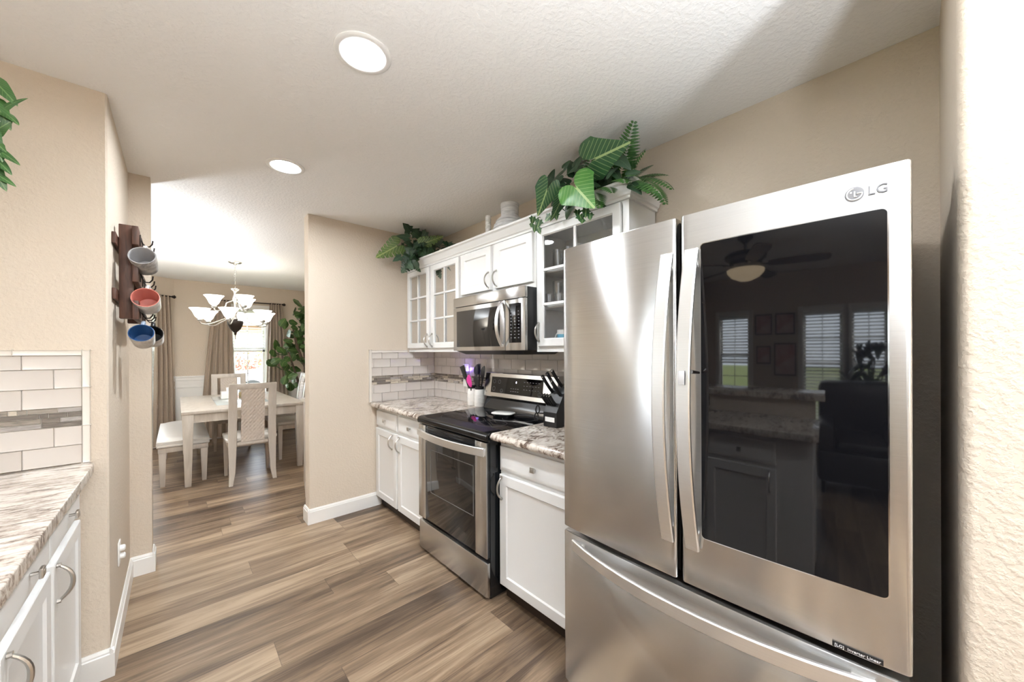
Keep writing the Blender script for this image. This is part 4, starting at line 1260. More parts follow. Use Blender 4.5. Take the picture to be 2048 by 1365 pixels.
tag(MB().box(1.69, 1.80, 2.44, 2.60, 1.3925, 1.452, .003).build('box', 'brown_box'), 'brown box on the bottom shelf behind the right corner cabinet door', 'box')
tag(MB().box(1.69, 1.80, 2.83, 2.93, 1.3925, 1.440, .003).build('box', 'brown_box'), 'brown box on the bottom shelf behind the leftmost glass door', 'box')
# ================================================================== PLANTS
def pix_ray(px, py):
    v = _r * ((px - 1024) / 734.2) + _d * ((py - 702.46) / 734.2) + _f
    return v
def at_x(px, py, X):
    v = pix_ray(px, py); return Vector((0, 0, CAMZ)) + v * (X / v.x)
def at_y(px, py, Y):
    v = pix_ray(px, py); return Vector((0, 0, CAMZ)) + v * (Y / v.y)

def sh_heart(u):
    if u >= 0: return 0.0, (1 - u ** 1.5) ** .85 * (1 - .12 * math.sin(math.pi * u))
    q = math.sqrt(max(0, 1 - (u / .27) ** 2))
    return .46 - .43 * q, .46 + .54 * q
def sh_arrow(u):
    if u >= 0: return 0.0, (1 - u ** 1.1) ** .92 * (1.0 - .10 * math.sin(math.pi * u))
    q = math.sqrt(max(0, 1 - (u / .46) ** 2))
    return .50 - .47 * q ** 1.3, .50 + .46 * q
def sh_monstera(u):
    a, b = sh_heart(u)
    if .02 < u < .93 and (u * 6.3) % 1 < .17: b = b * .42
    return a, b
def sh_fiddle(u): return 0.0, max(0, math.sin(math.pi * min(1, max(0, u)) ** 1.25)) ** .62 if 0 < u < 1 else 0.0
def sh_lance(u): return 0.0, max(0, math.sin(math.pi * u ** .8)) ** .9 if 0 < u < 1 else 0.0

def leaf(m, base, d, nrm, L, W, shape, u0=0.0, droop=.5, cup=.12, rows=14, cols=3, mi=0, wave=0):
    d = Vector(d).normalized()
    n = Vector(nrm); n = (n - d * n.dot(d))
    n = n.normalized() if n.length > 1e-4 else d.orthogonal().normalized()
    s = d.cross(n).normalized()
    base = Vector(base)
    def spine(u):
        k = droop
        if abs(k) < 1e-3: return base + d * (L * u), n
        a = k * u
        return base + d * (L * math.sin(a) / k) - n * (L * (1 - math.cos(a)) / k), (n * math.cos(a) + d * math.sin(a))
    us = [u0 + (1 - u0) * i / rows for i in range(rows + 1)]
    for sg in (-1, 1):
        grid = []
        for u in us:
            a, b = shape(u)
            p, nn = spine(u)
            row = []
            for j in range(cols + 1):
                v = a + (b - a) * j / cols
                row.append((p + s * (sg * v * W / 2) - nn * (cup * W / 2 * v * v) + nn * (wave * math.sin(u * 14 + sg) * v * v), u, v))
            grid.append(row)
        vs = [[m.bm.verts.new(c[0]) for c in r] for r in grid]
        for i in range(rows):
            for j in range(cols):
                q = [(i, j), (i + 1, j), (i + 1, j + 1), (i, j + 1)]
                co = [grid[a][b][0] for a, b in q]
                if (co[0] - co[2]).length < 1e-5: continue
                f = m.bm.faces.new([vs[a][b] for a, b in q]); f.material_index = mi
                for l, (a, b) in zip(f.loops, q):
                    g_ = grid[a][b]
                    l[m.uv].uv = ((g_[1] - u0) / (1 - u0), .5 + .5 * sg * g_[2])

def ivy_leaf(m, c, d, n, s, mi=0):
    d = Vector(d).normalized(); n = Vector(n); n = (n - d * n.dot(d)).normalized(); t = d.cross(n)
    pts = [(0, -.10), (.28, -.30), (.36, -.02), (.60, .10), (.34, .30), (.30, .52), (0, 1.0), (-.30, .52), (-.34, .30), (-.60, .10), (-.36, -.02), (-.28, -.30)]
    vs = [m.bm.verts.new(Vector(c) + t * (x * s) + d * (y * s) - n * (.12 * s * (x * x + y * y * .4))) for x, y in pts]
    c0 = m.bm.verts.new(Vector(c) + d * (.22 * s))
    for i in range(len(vs)):
        f = m.bm.faces.new((vs[i], vs[(i + 1) % len(vs)], c0)); f.material_index = mi
        for l, q in zip(f.loops, (i, (i + 1) % len(vs), None)):
            x, y = pts[q] if q is not None else (0, .22)
            l[m.uv].uv = ((y + .3) / 1.3, .5 + x * .7)

def frond(m, base, d, up, L, w, n=22, droop=1.2, mi=0):
    d = Vector(d).normalized(); up = Vector(up); up = (up - d * up.dot(d)).normalized(); s = d.cross(up)
    for i in range(n):
        u = (i + .6) / n
        a = droop * u
        k = droop if abs(droop) > 1e-3 else 1e-3
        p = Vector(base) + d * (L * math.sin(a) / k) - up * (L * (1 - math.cos(a)) / k)
        tdir = d * math.cos(a) - up * math.sin(a)
        nn = up * math.cos(a) + d * math.sin(a)
        ll = w * (math.sin(math.pi * (.10 + .88 * u ** .9)) ** .8) + .006
        for sg in (-1, 1):
            ld = (s * sg + tdir * .32 - nn * .12).normalized()
            leaf(m, p, ld, nn, ll, L / n * .85, sh_lance, 0, .25, .1, 4, 1, mi)
    return m

MID = Vector((-.72, -.65, .12))     # towards the room
# arrangement on top of the right cabinet: arrowhead plant
ap = thing('arrowhead_plant', 'arrowhead plant with big veined leaves on the cabinet by the fridge', 'plant', (1.72, 1.28, 2.105))
MB().lathe([(.001, 0), (.06, 0), (.075, .09), (.07, .095), (.001, .085)], (1.72, 1.28, 2.103), 20).build('planter', 'terracotta', ap, 40)
def pixleaf(parent, mats, attach, tip, L=None, W=.9, X=1.5, Xt=None, shape=sh_arrow, u0=-.45, nrm=None, droop=.35, stem_to=None, name='leaf', rows=18, cup=.10, wave=0):
    a = at_x(attach[0], attach[1], X); t_ = at_x(tip[0], tip[1], Xt or X)
    L = (t_ - a).length if L is None else L
    m = MB()
    leaf(m, a, t_ - a, nrm or (Vector((0, 0, CAMZ)) - a), L, L * W, shape, u0, droop, cup, rows, 4, 0, wave)
    o = m.build(name, mats, parent, 60, norm=False)
    if stem_to is not None:
        st_ = Vector(stem_to); mid = st_.lerp(a, .5) + Vector((0, 0, .05))
        pts = [st_ * (1 - q) ** 2 + mid * 2 * q * (1 - q) + a * q * q for q in [i / 8 for i in range(9)]]
        MB().tube(pts, .004, 6).build('petiole', 'stem', o)
    return o
SP = (1.70, 1.28, 2.19)
pixleaf(ap, 'leaf_arrow', (1190, 318), (1258, 286), W=1.15, X=1.50, Xt=1.50, droop=.3, stem_to=SP, wave=.006)
pixleaf(ap, 'leaf_bright', (1152, 375), (1187, 414), W=1.35, X=1.44, droop=.25, stem_to=SP, wave=.005)
pixleaf(ap, 'leaf_arrow', (1094, 380), (1075, 434), W=.95, X=1.47, droop=.25, stem_to=SP, wave=.004)
pixleaf(ap, 'leaf_arrow', (1122, 400), (1103, 447), W=.7, X=1.50, droop=.4, stem_to=SP, nrm=Vector((-.2, -.9, .3)))
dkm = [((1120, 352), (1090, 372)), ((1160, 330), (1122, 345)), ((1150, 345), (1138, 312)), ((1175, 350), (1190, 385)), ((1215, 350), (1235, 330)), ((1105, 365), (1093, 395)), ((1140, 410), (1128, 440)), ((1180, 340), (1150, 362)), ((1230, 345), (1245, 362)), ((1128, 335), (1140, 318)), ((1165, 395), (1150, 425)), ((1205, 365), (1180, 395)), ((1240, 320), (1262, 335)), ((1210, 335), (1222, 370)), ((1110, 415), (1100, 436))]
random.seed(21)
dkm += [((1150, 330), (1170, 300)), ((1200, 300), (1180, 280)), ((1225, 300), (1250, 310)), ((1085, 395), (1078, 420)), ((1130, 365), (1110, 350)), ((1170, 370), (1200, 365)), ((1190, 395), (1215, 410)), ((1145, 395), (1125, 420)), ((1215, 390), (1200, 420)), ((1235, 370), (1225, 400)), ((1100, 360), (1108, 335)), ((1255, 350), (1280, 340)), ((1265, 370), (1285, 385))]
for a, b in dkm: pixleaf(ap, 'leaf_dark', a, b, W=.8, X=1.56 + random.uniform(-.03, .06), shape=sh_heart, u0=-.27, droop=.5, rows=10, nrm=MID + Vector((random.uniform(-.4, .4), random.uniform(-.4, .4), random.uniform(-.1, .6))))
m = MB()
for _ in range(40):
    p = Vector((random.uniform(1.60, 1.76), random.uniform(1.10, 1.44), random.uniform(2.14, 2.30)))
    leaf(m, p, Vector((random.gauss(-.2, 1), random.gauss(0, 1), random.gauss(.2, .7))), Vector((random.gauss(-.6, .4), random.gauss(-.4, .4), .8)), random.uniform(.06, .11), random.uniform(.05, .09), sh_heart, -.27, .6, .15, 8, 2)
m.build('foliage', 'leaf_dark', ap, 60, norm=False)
# fern
fn = thing('fern', 'artificial fern with feathery fronds on the cabinet corner by the fridge', 'plant', (1.74, 1.06, 2.105))
MB().lathe([(.001, 0), (.05, 0), (.06, .07), (.055, .075), (.001, .065)], (1.74, 1.06, 2.103), 18).build('planter', 'terracotta', fn, 40)
FB = Vector((1.72, 1.06, 2.18))
def frond_to(tip, X, w, droop, name='frond', base=FB, up=Vector((-.3, -.3, 1)), n=24, mat='leaf_fern'):
    t_ = at_x(tip[0], tip[1], X)
    ch = t_ - base
    # start above the chord so that the drooped frond ends near the tip
    ax = ch.normalized(); u_ = (up - ax * up.dot(ax)).normalized()
    dd = (ax * math.cos(droop / 2) + u_ * math.sin(droop / 2))
    L = ch.length * (droop / 2) / math.sin(droop / 2)
    m = MB(); frond(m, base, dd, u_ * math.cos(droop / 2) - ax * math.sin(droop / 2), L, w, n, droop)
    o = m.build(name, mat, fn, 60, norm=False)
    return o
frond_to((1268, 243), 1.56, 0.072, .35, up=Vector((-.8, -.5, .2)))
frond_to((1185, 266), 1.60, 0.055, .4, base=Vector((1.70, 1.22, 2.18)), up=Vector((-.8, -.5, .2)))
frond_to((1345, 378), 1.66, 0.080, 1.5)
frond_to((1332, 408), 1.62, 0.080, 1.6, base=Vector((1.70, 1.02, 2.17)))
frond_to((1318, 350), 1.72, 0.072, 1.1)
frond_to((1272, 350), 1.48, 0.065, .7, up=Vector((-.5, -.5, .9)))
frond_to((1250, 365), 1.46, 0.065, 1.0)
frond_to((1200, 415), 1.48, 0.065, 1.3, base=Vector((1.66, 1.20, 2.18)))
frond_to((1336, 350), 1.74, .075, 1.2)
frond_to((1325, 395), 1.56, .07, 1.4)
frond_to((1300, 385), 1.54, .07, 1.2)
frond_to((1262, 280), 1.58, .07, .5, up=Vector((-.8, -.5, .2)))
frond_to((1290, 300), 1.60, 0.072, .6, up=Vector((-.7, -.5, .5)))
frond_to((1305, 330), 1.80, 0.072, .9)
frond_to((1225, 385), 1.50, 0.058, 1.1, base=Vector((1.68, 1.14, 2.18)))
# ivy sprays
iv = thing('ivy', 'small dark ivy sprigs trailing over the crown moulding', 'plant', (1.66, 1.40, 2.105))
m = MB()
for (x, y), X, s in (((1066, 436), 1.53, .035), ((1079, 442), 1.53, .036), ((1070, 452), 1.53, .032), ((1077, 458), 1.53, .028), ((1063, 448), 1.53, .02), ((1160, 432), 1.50, .036), ((1172, 420), 1.50, .036), ((1180, 428), 1.50, .03), ((1165, 440), 1.50, .028), ((1155, 422), 1.5, .03), ((1100, 432), 1.53, .035), ((1112, 428), 1.53, .03)):
    p = at_x(x, y, X)
    ivy_leaf(m, p, Vector((random.gauss(0, .5), random.gauss(0, .5), -1)), MID + Vector((0, 0, random.uniform(-.2, .5))), s * 1.25)
m.build('foliage', 'leaf_arrow', iv, 0, norm=False)
m = MB()
for tgt, X in (((1070, 452), 1.535), ((1165, 436), 1.505), ((1105, 430), 1.535)):
    e = at_x(tgt[0], tgt[1], X)
    b = Vector((1.68, e.y * .9 + .14, 2.118)); mid = Vector((X + .005, e.y, 2.182))
    m.tube([b * (1 - q) ** 2 + mid * 2 * q * (1 - q) + e * q * q for q in [i / 8 for i in range(9)]], .0022, 5)
m.build('vine', 'stem', iv)

# monstera in the corner
mo = thing('monstera_plant', 'dark leafy monstera plant in the corner on top of the cabinets', 'plant', (1.72, 2.98, 2.105))
MB().lathe([(.001, 0), (.06, 0), (.07, .08), (.065, .085), (.001, .075)], (1.72, 2.98, 2.103), 18).build('planter', 'terracotta', mo, 40)
def yleaf(mat, attach, tip, Y, Yt, W, shape=sh_monstera, u0=-.27, droop=.3, rows=60, nrm=None):
    a, t_ = at_y(attach[0], attach[1], Y), at_y(tip[0], tip[1], Yt)
    m = MB(); L = (t_ - a).length
    leaf(m, a, t_ - a, nrm or (Vector((0, 0, CAMZ)) - a), L, L * W, shape, u0, droop, .10, rows, 4)
    o = m.build('leaf', mat, mo, 60, norm=False)
    s0 = Vector((1.70, 2.97, 2.18)); mid = s0.lerp(a, .5) + Vector((0, 0, .06))
    MB().tube([s0 * (1 - q) ** 2 + mid * 2 * q * (1 - q) + a * q * q for q in [i / 8 for i in range(9)]], .004, 6).build('petiole', 'stem', o)
yleaf('leaf_monstera', (794, 492), (751, 516), 3.02, 3.10, .85)
yleaf('leaf_monstera', (848, 487), (889, 472), 2.86, 2.78, .62)
yleaf('leaf_dark', (822, 522), (803, 546), 2.90, 2.92, 1.2)
yleaf('leaf_dark', (826, 528), (842, 545), 2.86, 2.84, .8)
random.seed(9)
for _ in range(6):
    m = MB()
    for _k in range(16):
        c = at_y(random.gauss(836, 15), random.gauss(498, 20), random.uniform(2.84, 3.06))
        if c.z > 2.42 or (c.x > UX - .06 and c.z < 2.19): continue
        ivy_leaf(m, c, Vector((random.gauss(0, 1), random.gauss(0, 1), random.gauss(-.2, .8))), MID + Vector((random.gauss(0, .4), random.gauss(0, .4), random.uniform(0, .6))), random.uniform(.06, .10))
    m.build('foliage', 'leaf_dark', mo, 0, norm=False)
m = MB()
for _k in range(26):
    c = Vector((random.uniform(1.62, 1.80), random.uniform(2.60, 3.12), random.uniform(2.19, 2.30)))
    ivy_leaf(m, c, Vector((random.gauss(0, 1), random.gauss(0, 1), random.gauss(-.1, .5))), Vector((random.gauss(-.4, .4), random.gauss(-.4, .4), 1)), random.uniform(.04, .075))
m.build('foliage', 'leaf_dark', mo, 0, norm=False)

# hanging pothos at the left edge
hb_ = thing('pothos_plant', 'trailing green pothos leaves hanging in at the left picture edge', 'plant', (-.60, 1.95, 1.95))
MB().lathe([(.001, 0), (.06, 0), (.10, .12), (.094, .125), (.09, .11), (.001, .10)], (-.60, 1.95, 2.02), 24).build('hanging_pot', 'bright_white', hb_, 40)
m = MB()
for a in (0, 120, 240): m.tube([(-.60 + .097 * math.cos(R(a)), 1.95 + .097 * math.sin(R(a)), 2.14), (-.60, 1.95, CEIL - .012)], .0018, 5)
m.build('cord', 'bronze', hb_)
MB().lathe([(.001, 0), (.02, 0), (.02, .012), (.001, .012)], (-.60, 1.95, CEIL - .0125), 14).build('ceiling_hook', 'bronze', hb_)
PL = [((-14, 160), (36, 205), .75), ((10, 215), (50, 190), .28), ((-10, 205), (20, 255), .6), ((8, 225), (40, 245), .9), ((-10, 262), (25, 240), .6), ((-16, 280), (10, 300), .8), ((-5, 300), (40, 325), .6), ((-10, 318), (25, 345), .7), ((-15, 345), (32, 368), .6), ((-20, 330), (12, 378), .6), ((-30, 250), (0, 300), .7), ((-40, 180), (-5, 215), .8), ((-12, 285), (8, 320), .7)]
for a, t_, w in PL:
    p, q = at_y(a[0], a[1], 1.86), at_y(t_[0], t_[1], 1.84)
    m = MB(); leaf(m, p, q - p, Vector((.3, -.9, .35)) + Vector((random.gauss(0, .2), 0, random.gauss(0, .2))), (q - p).length, (q - p).length * w, sh_heart, -.27, .5, .2, 14, 4)
    m.build('leaf', 'leaf_pothos', hb_, 60, norm=False)
m = MB()
v0, v1 = at_y(-25, 190, 1.88), at_y(-8, 352, 1.87)
m.tube([(-.56, 1.93, 2.13), (v0.x, 1.90, v0.z + .02), v0, v0.lerp(v1, .5) + Vector((-.015, 0, 0)), v1], .003, 6)
m.build('vine', 'stem', hb_)

# pots on top of the cabinets
vs_ = thing('vase', 'large whitewashed ribbed vase on top of the cabinets', 'vase', (1.715, 1.89, 2.105))
p = [(.001, 0), (.07, 0), (.095, .03), (.114, .08), (.112, .115), (.085, .165), (.062, .185), (.060, .195), (.064, .255), (.066, .272), (.060, .272), (.055, .20), (.001, .19)]
MB().lathe(p, (1.715, 1.89, 2.103), 36).build('body', 'vase', vs_, 60)
m = MB()
for z, r_ in ((.05, .105), (.075, .1135), (.10, .115), (.125, .108), (.15, .096)): m.tube([(1.715 + r_ * math.cos(a * math.pi / 18), 1.89 + r_ * math.sin(a * math.pi / 18), 2.103 + z) for a in range(36)], .003, 6, loop=True)
m.build('ribbing', 'vase', vs_, 60)
tag(MB().lathe([(.001, 0), (.03, 0), (.037, .03), (.034, .06), (.024, .075), (.026, .10), (.022, .10), (.001, .085)], (1.655, 1.775, 2.103), 24).build('small_vase', 'vase', smooth=60), 'small whitewashed vase in front of the large vase on the cabinets', 'vase')
tag(MB().lathe([(.001, 0), (.021, 0), (.0215, .004), (.0205, .235), (.018, .238), (.001, .238)], (1.68, 2.085, 2.103), 20).build('pillar_candle', 'birch', smooth=40), 'tall white speckled pillar left of the vase on the cabinets', 'candle')

# ================================================================== DINING ROOM
def legq(m, x, y, w0, w1, z0, z1, dx=0, dy=0):
    """tapered square leg, w0 at the foot"""
    a, b = w0 / 2, w1 / 2
    return m.hexa([(x + dx - a, y + dy - a, z0), (x + dx + a, y + dy - a, z0), (x + dx + a, y + dy + a, z0), (x + dx - a, y + dy + a, z0)], [(x - b, y - b, z1), (x + b, y - b, z1), (x + b, y + b, z1), (x - b, y + b, z1)], bev=.003)
TX0, TX1, TY0, TY1 = .035, 1.135, 4.90, 6.60
tb = thing('dining_table', 'whitewashed rectangular dining table with tapered legs under the chandelier', 'table', (.58, 5.75, 0))
tp = MB().box(TX0, TX1, TY0, TY1, .728, .760, .004).build('tabletop', 'table_wood', tb)
MB().box(TX0 + .30, TX1 - .30, TY0 + .35, TY1 - .35, .7601, .7625, .001).build('glass_inlay', pb('pale_crackle_glass', (.55, .60, .60), .08), tp)
m = MB()
m.box(TX0 + .02, TX1 - .02, TY0 + .02, TY0 + .045, .64, .7278); m.box(TX0 + .02, TX1 - .02, TY1 - .045, TY1 - .02, .64, .7278)
m.box(TX0 + .02, TX0 + .045, TY0 + .045, TY1 - .045, .64, .7278); m.box(TX1 - .045, TX1 - .02, TY0 + .045, TY1 - .045, .64, .7278)
m.build('apron', 'table_wood', tb, 0)
for x in (TX0 + .05, TX1 - .05):
    for y in (TY0 + .05, TY1 - .05): legq(MB(), x, y, .05, .092, 0, .7278).build('leg', 'table_wood', tb)

def make_chair(label):
    root = thing('dining_chair', label, 'chair', (0, 0, 0), 'dining chairs around the table')
    root.location = (0, 0, 0)
    def cush(u, v):
        a, b = u * 2 - 1, v * 2 - 1
        h = .492 - .022 * (abs(a) ** 4 + abs(b) ** 4)
        return Vector((a * .222, .02 + b * .215, h))
    m = MB().box(-.222, .222, -.195, .235, .432, .470, .010); m.sheet(cush, 12, 12); m.build('seat', 'whitewash_bench', root, 50)
    m = MB().box(-.205, .205, -.18, .222, .375, .4315, .003); m.build('seat_frame', 'chair_wood', root)
    for s in (-1, 1):
        legq(MB(), s * .192, .205, .030, .048, 0, .4315).build('leg', 'chair_wood', root)
        pts = [Vector((s * (.178 + .010), -.215 - .03, 0)), Vector((s * .176, -.222, .12)), Vector((s * .173, -.212, .30)), Vector((s * .171, -.210, .46)), Vector((s * .170, -.222, .68)), Vector((s * .169, -.245, .86)), Vector((s * .169, -.278, 1.03))]
        MB().bar(pts, [.034, .050, .064, .072, .072, .070, .070], [.03, .032, .034, .034, .032, .03, .028], (1, 0, 0), r=.12).build('leg', 'chair_wood', root)
    def by(z): return -.210 if z < .46 else -.210 - .068 * ((z - .46) / .57) ** 1.6
    m = MB().hexa([(-.205, by(.975) - .014, .975), (.205, by(.975) - .014, .975), (.205, by(.975) + .014, .975), (-.205, by(.975) + .014, .975)], [(-.205, by(1.035) - .014, 1.035), (.205, by(1.035) - .014, 1.035), (.205, by(1.035) + .014, 1.035), (-.205, by(1.035) + .014, 1.035)], bev=.003)
    m.build('top_rail', 'chair_wood', root)
    MB().box(-.135, .135, -.222, -.196, .395, .428, .003).build('lower_rail', 'chair_wood', root)
    def quilt(sgn):
        def f(u, v):
            x, z = (u * 2 - 1) * .100, .43 + .545 * v
            a, b = math.sin((x + (z - .4) * .8) * 96), math.sin((x - (z - .4) * .8) * 96)
            h = .011 + .008 * min(abs(a), abs(b)) ** .5
            return Vector((x, by(z) + sgn * h, z))
        return f
    m = MB(); m.sheet(quilt(-1), 30, 80); m.sheet(quilt(1), 30, 80)
    m.box(-.101, .101, -.218, -.204, .43, .46)
    m.build('back_panel', 'quilt', root, 60)
    return root
c0 = make_chair('pale chair with quilted back nearest the camera at the dining table end')
c0.location = (.592, 4.895, 0)
dup(c0, (.58, 6.62, 0), math.pi, 'pale dining chair at the far end of the table by the window')
dup(c0, (1.17, 6.24, 0), R(90), 'pale dining chair on the right of the table, by the fiddle leaf tree')
dup(c0, (1.17, 5.58, 0), R(90), 'pale dining chair on the right of the table, nearest the partition wall')

bn = thing('bench', 'whitewashed bench with pearl padded seat at the left side of the table', 'bench', (.06, 5.75, 0))
BX0, BX1, BY0_, BY1_ = -.150, .262, 5.06, 6.45
def bc(u, v):
    a, b = u * 2 - 1, v * 2 - 1
    return Vector(((BX0 + BX1) / 2 + a * (BX1 - BX0) / 2, (BY0_ + BY1_) / 2 + b * (BY1_ - BY0_) / 2, .485 - .03 * abs(a) ** 3.5 - .03 * abs(b) ** 14))
m = MB(); m.sheet(bc, 14, 30); m.box(BX0, BX1, BY0_, BY1_, .395, .430, .012)
m.box(BX0 + .001, BX1 - .001, BY0_ + .001, BY1_ - .001, .428, .455); m.build('seat', 'whitewash_bench', bn, 60)
MB().box(BX0 + .012, BX1 - .012, BY0_ + .012, BY1_ - .012, .345, .3945, .003).build('seat_frame', 'chair_wood', bn)
for x in (BX0 + .045, BX1 - .045):
    for y in (BY0_ + .045, BY1_ - .045): legq(MB(), x, y, .036, .062, 0, .3945).build('leg', 'chair_wood', bn)

cb = thing('candle_box', 'small white square candle holder on the dining table', 'candle holder', (.50, 5.98, .7626))
MB().box(.42, .56, 5.90, 6.04, .7628, .855, .008).build('holder', 'ceramic', cb)
MB().lathe([(.001, 0), (.025, 0), (.025, .045), (.001, .048)], (.50, 5.97, .8553), 16).build('candle', 'bright_white', cb)
wt = thing('woven_tray', 'tan woven tray beside the white candle holder on the table', 'tray', (.75, 6.05, .7626))
m = MB().box(.62, .85, 5.95, 6.15, .7628, .772, .003)
for a in ((.62, .63, 5.95, 6.15), (.84, .85, 5.95, 6.15), (.63, .84, 5.95, 5.96), (.63, .84, 6.14, 6.15)): m.box(*a, .772, .815, .003)
m.build('basket', 'tan', wt)

# sideboard against the back of the partition
sb = thing('sideboard', 'pale grey sideboard just behind the partition wall edge', 'sideboard', (1.3, 3.6, 0))
MB().box(.872, 1.85, 3.345, 3.835, .15, .90, .004).build('body', 'chair_wood', sb)
MB().box(.855, 1.87, 3.335, 3.853, .9005, .93, .004).build('top', 'chair_wood', sb)
for x in (.90, 1.82):
    for y in (3.375, 3.805): legq(MB(), x, y, .035, .05, 0, .1498).build('leg', 'chair_wood', sb)
for i in range(3):
    d = MB().panel((1.835 - i * .32, 3.8355, .18), (-1, 0, 0), (0, 0, 1), (0, 1, 0), .30, .69, DOOR_RINGS).build('door', 'chair_wood', sb, 25)

# curtains and rods
def curtain(m, tf, s0t, s1t, s0b, s1b, zt, zb, folds, amp, t0=-.075):
    def f(u, v):
        z = zt + (zb - zt) * v
        k = v ** .8
        s = (s0t + (s1t - s0t) * u) * (1 - k) + (s0b + (s1b - s0b) * u) * k
        a = amp * (.55 + .6 * v)
        t_ = t0 + a * math.sin(u * folds * 2 * math.pi + .5 * math.sin(3 * v)) + .006 * math.sin(u * 23 + v * 5)
        return tf @ Vector((s, t_, z))
    return m.sheet(f, folds * 14, 14)
def rod(label, tf, s0, s1, z=2.17, t=-.075):
    root = thing('curtain_rod', label, 'curtain rod', tf @ Vector(((s0 + s1) / 2, t, z)))
    MB().tube([tf @ Vector((s0, t, z)), tf @ Vector((s1, t, z))], .0085, 10).build('pole', 'bronze', root)
    for s in (s0, s1):
        sg = -1 if s == s0 else 1
        pts = [tf @ Vector((s + sg * q, t, z)) for q in (0, .008, .016, .030, .044, .052)]
        MB().tube(pts, [.010, .017, .017, .026, .018, .004], 12).build('finial', 'bronze', root)
        MB().tube([tf @ Vector((s - sg * .03, -.0008, z)), tf @ Vector((s - sg * .03, t, z))], .006, 8).build('bracket', 'bronze', root)
    return root
rod('dark bronze curtain rod above the window behind the table', TF_BACK, .50, 1.35)
rod('dark bronze curtain rod on the angled bay wall at the left', TF_BAY, .07, 1.12)
tag(curtain(MB(), TF_BACK, .44, .64, .25, .74, 2.185, .03, 5, .026).build('curtain', 'curtain', smooth=60), 'taupe curtain panel left of the window behind the table', 'curtain')
tag(curtain(MB(), TF_BACK, 1.17, 1.34, 1.10, 1.47, 2.185, .03, 5, .026).build('curtain', 'curtain', smooth=60), 'taupe curtain panel right of the window, beside the fiddle leaf tree', 'curtain')
tag(curtain(MB(), TF_BAY, .09, .26, .02, .30, 2.185, .03, 4, .026).build('curtain', 'curtain', smooth=60), 'taupe curtain panel furthest left, on the angled bay wall', 'curtain')

# fiddle leaf tree
ft = thing('fiddle_leaf_tree', 'tall fiddle leaf fig tree in the dining room corner right of the window', 'plant', (1.60, 6.95, 0))
MB().lathe([(.001, 0), (.13, 0), (.17, .30), (.16, .31), (.15, .28), (.001, .27)], (1.60, 6.95, 0), 26).build('planter', 'terracotta', ft, 40)
m = MB()
for pts in ([(1.60, 6.95, .26), (1.585, 6.94, .7), (1.61, 6.95, 1.2), (1.56, 6.93, 1.7), (1.60, 6.94, 2.05)], [(1.605, 6.96, .26), (1.64, 6.96, .8), (1.60, 6.94, 1.3), (1.66, 6.95, 1.85)], [(1.59, 6.94, .26), (1.54, 6.90, .7), (1.42, 6.85, 1.1), (1.34, 6.82, 1.35)], [(1.61, 6.95, 1.1), (1.48, 6.90, 1.45), (1.42, 6.88, 1.75)]):
    m.tube(pts, [.022] * 2 + [.014] * (len(pts) - 2), 8)
m.build('trunk', 'bark', ft)
random.seed(31)
m = MB()
FLV = [(590, 655), (600, 640), (570, 650), (605, 615), (592, 625), (580, 668), (600, 680), (575, 690), (590, 700), (606, 662), (606, 700), (555, 690), (548, 705), (560, 712), (570, 705), (575, 718), (585, 715), (552, 722), (565, 728), (573, 735), (545, 728), (585, 730), (592, 738), (578, 748), (570, 760), (585, 752), (590, 770), (580, 775), (604, 640), (600, 715), (608, 690), (566, 645), (596, 665), (608, 640), (562, 698), (583, 690), (598, 690), (588, 645), (576, 680), (560, 735), (572, 772), (600, 630), (586, 760)]
for x, y in FLV:
    c = at_y(x, y, random.uniform(6.72, 6.98))
    d = Vector((random.gauss(-.2, .7), random.gauss(-.3, .6), random.gauss(.15, .6)))
    L = random.uniform(.13, .20)
    leaf(m, c - d.normalized() * L * .5, d, Vector((random.gauss(-.1, .5), -1, random.uniform(.2, 1.2))), L, L * .72, sh_fiddle, 0, .5, .15, 10, 3, wave=.006)
for _ in range(40):
    c = Vector((random.uniform(1.50, 1.66), random.uniform(6.75, 7.0), random.uniform(1.15, 2.12)))
    d = Vector((random.gauss(0, 1), random.gauss(-.3, 1), random.gauss(.2, .6))); L = random.uniform(.14, .20)
    leaf(m, c, d, Vector((random.gauss(0, .5), -.7, .8)), L, L * .72, sh_fiddle, 0, .5, .15, 10, 3, wave=.006)
m.build('foliage', 'leaf_fiddle', ft, 60, norm=False)

# chandelier
CHX, CHY = .529, 5.516
ch = thing('chandelier', 'brushed nickel chandelier with nine lit frosted shades over the table', 'chandelier', (CHX, CHY, CEIL))
MB().lathe([(.001, -.0005), (.068, -.0005), (.068, -.010), (.055, -.020), (.02, -.028), (.012, -.04), (.001, -.04)], (CHX, CHY, CEIL), 30).build('canopy', 'nickel', ch, 40)
m = MB()
z = CEIL - .042
k = 0
while z > 2.13:
    pl = Vector((1, 0, 0)) if k % 2 == 0 else Vector((0, 1, 0))
    m.tube([Vector((CHX, CHY, z - .016)) + pl * (.008 * math.cos(a * math.pi / 7)) + Vector((0, 0, .017 * math.sin(a * math.pi / 7))) for a in range(14)], .0018, 5, loop=True)
    z -= .028; k += 1
m.build('chain', 'nickel', ch)
MB().lathe([(.001, 2.135), (.008, 2.13), (.045, 2.120), (.040, 2.108), (.018, 2.09), (.014, 2.05), (.026, 2.02), (.030, 1.99), (.018, 1.96), (.012, 1.92), (.016, 1.88), (.034, 1.86), (.022, 1.83), (.014, 1.80), (.018, 1.77), (.030, 1.755), (.020, 1.74), (.001, 1.74)], (CHX, CHY, 0), 20).build('column', 'nickel', ch, 50)
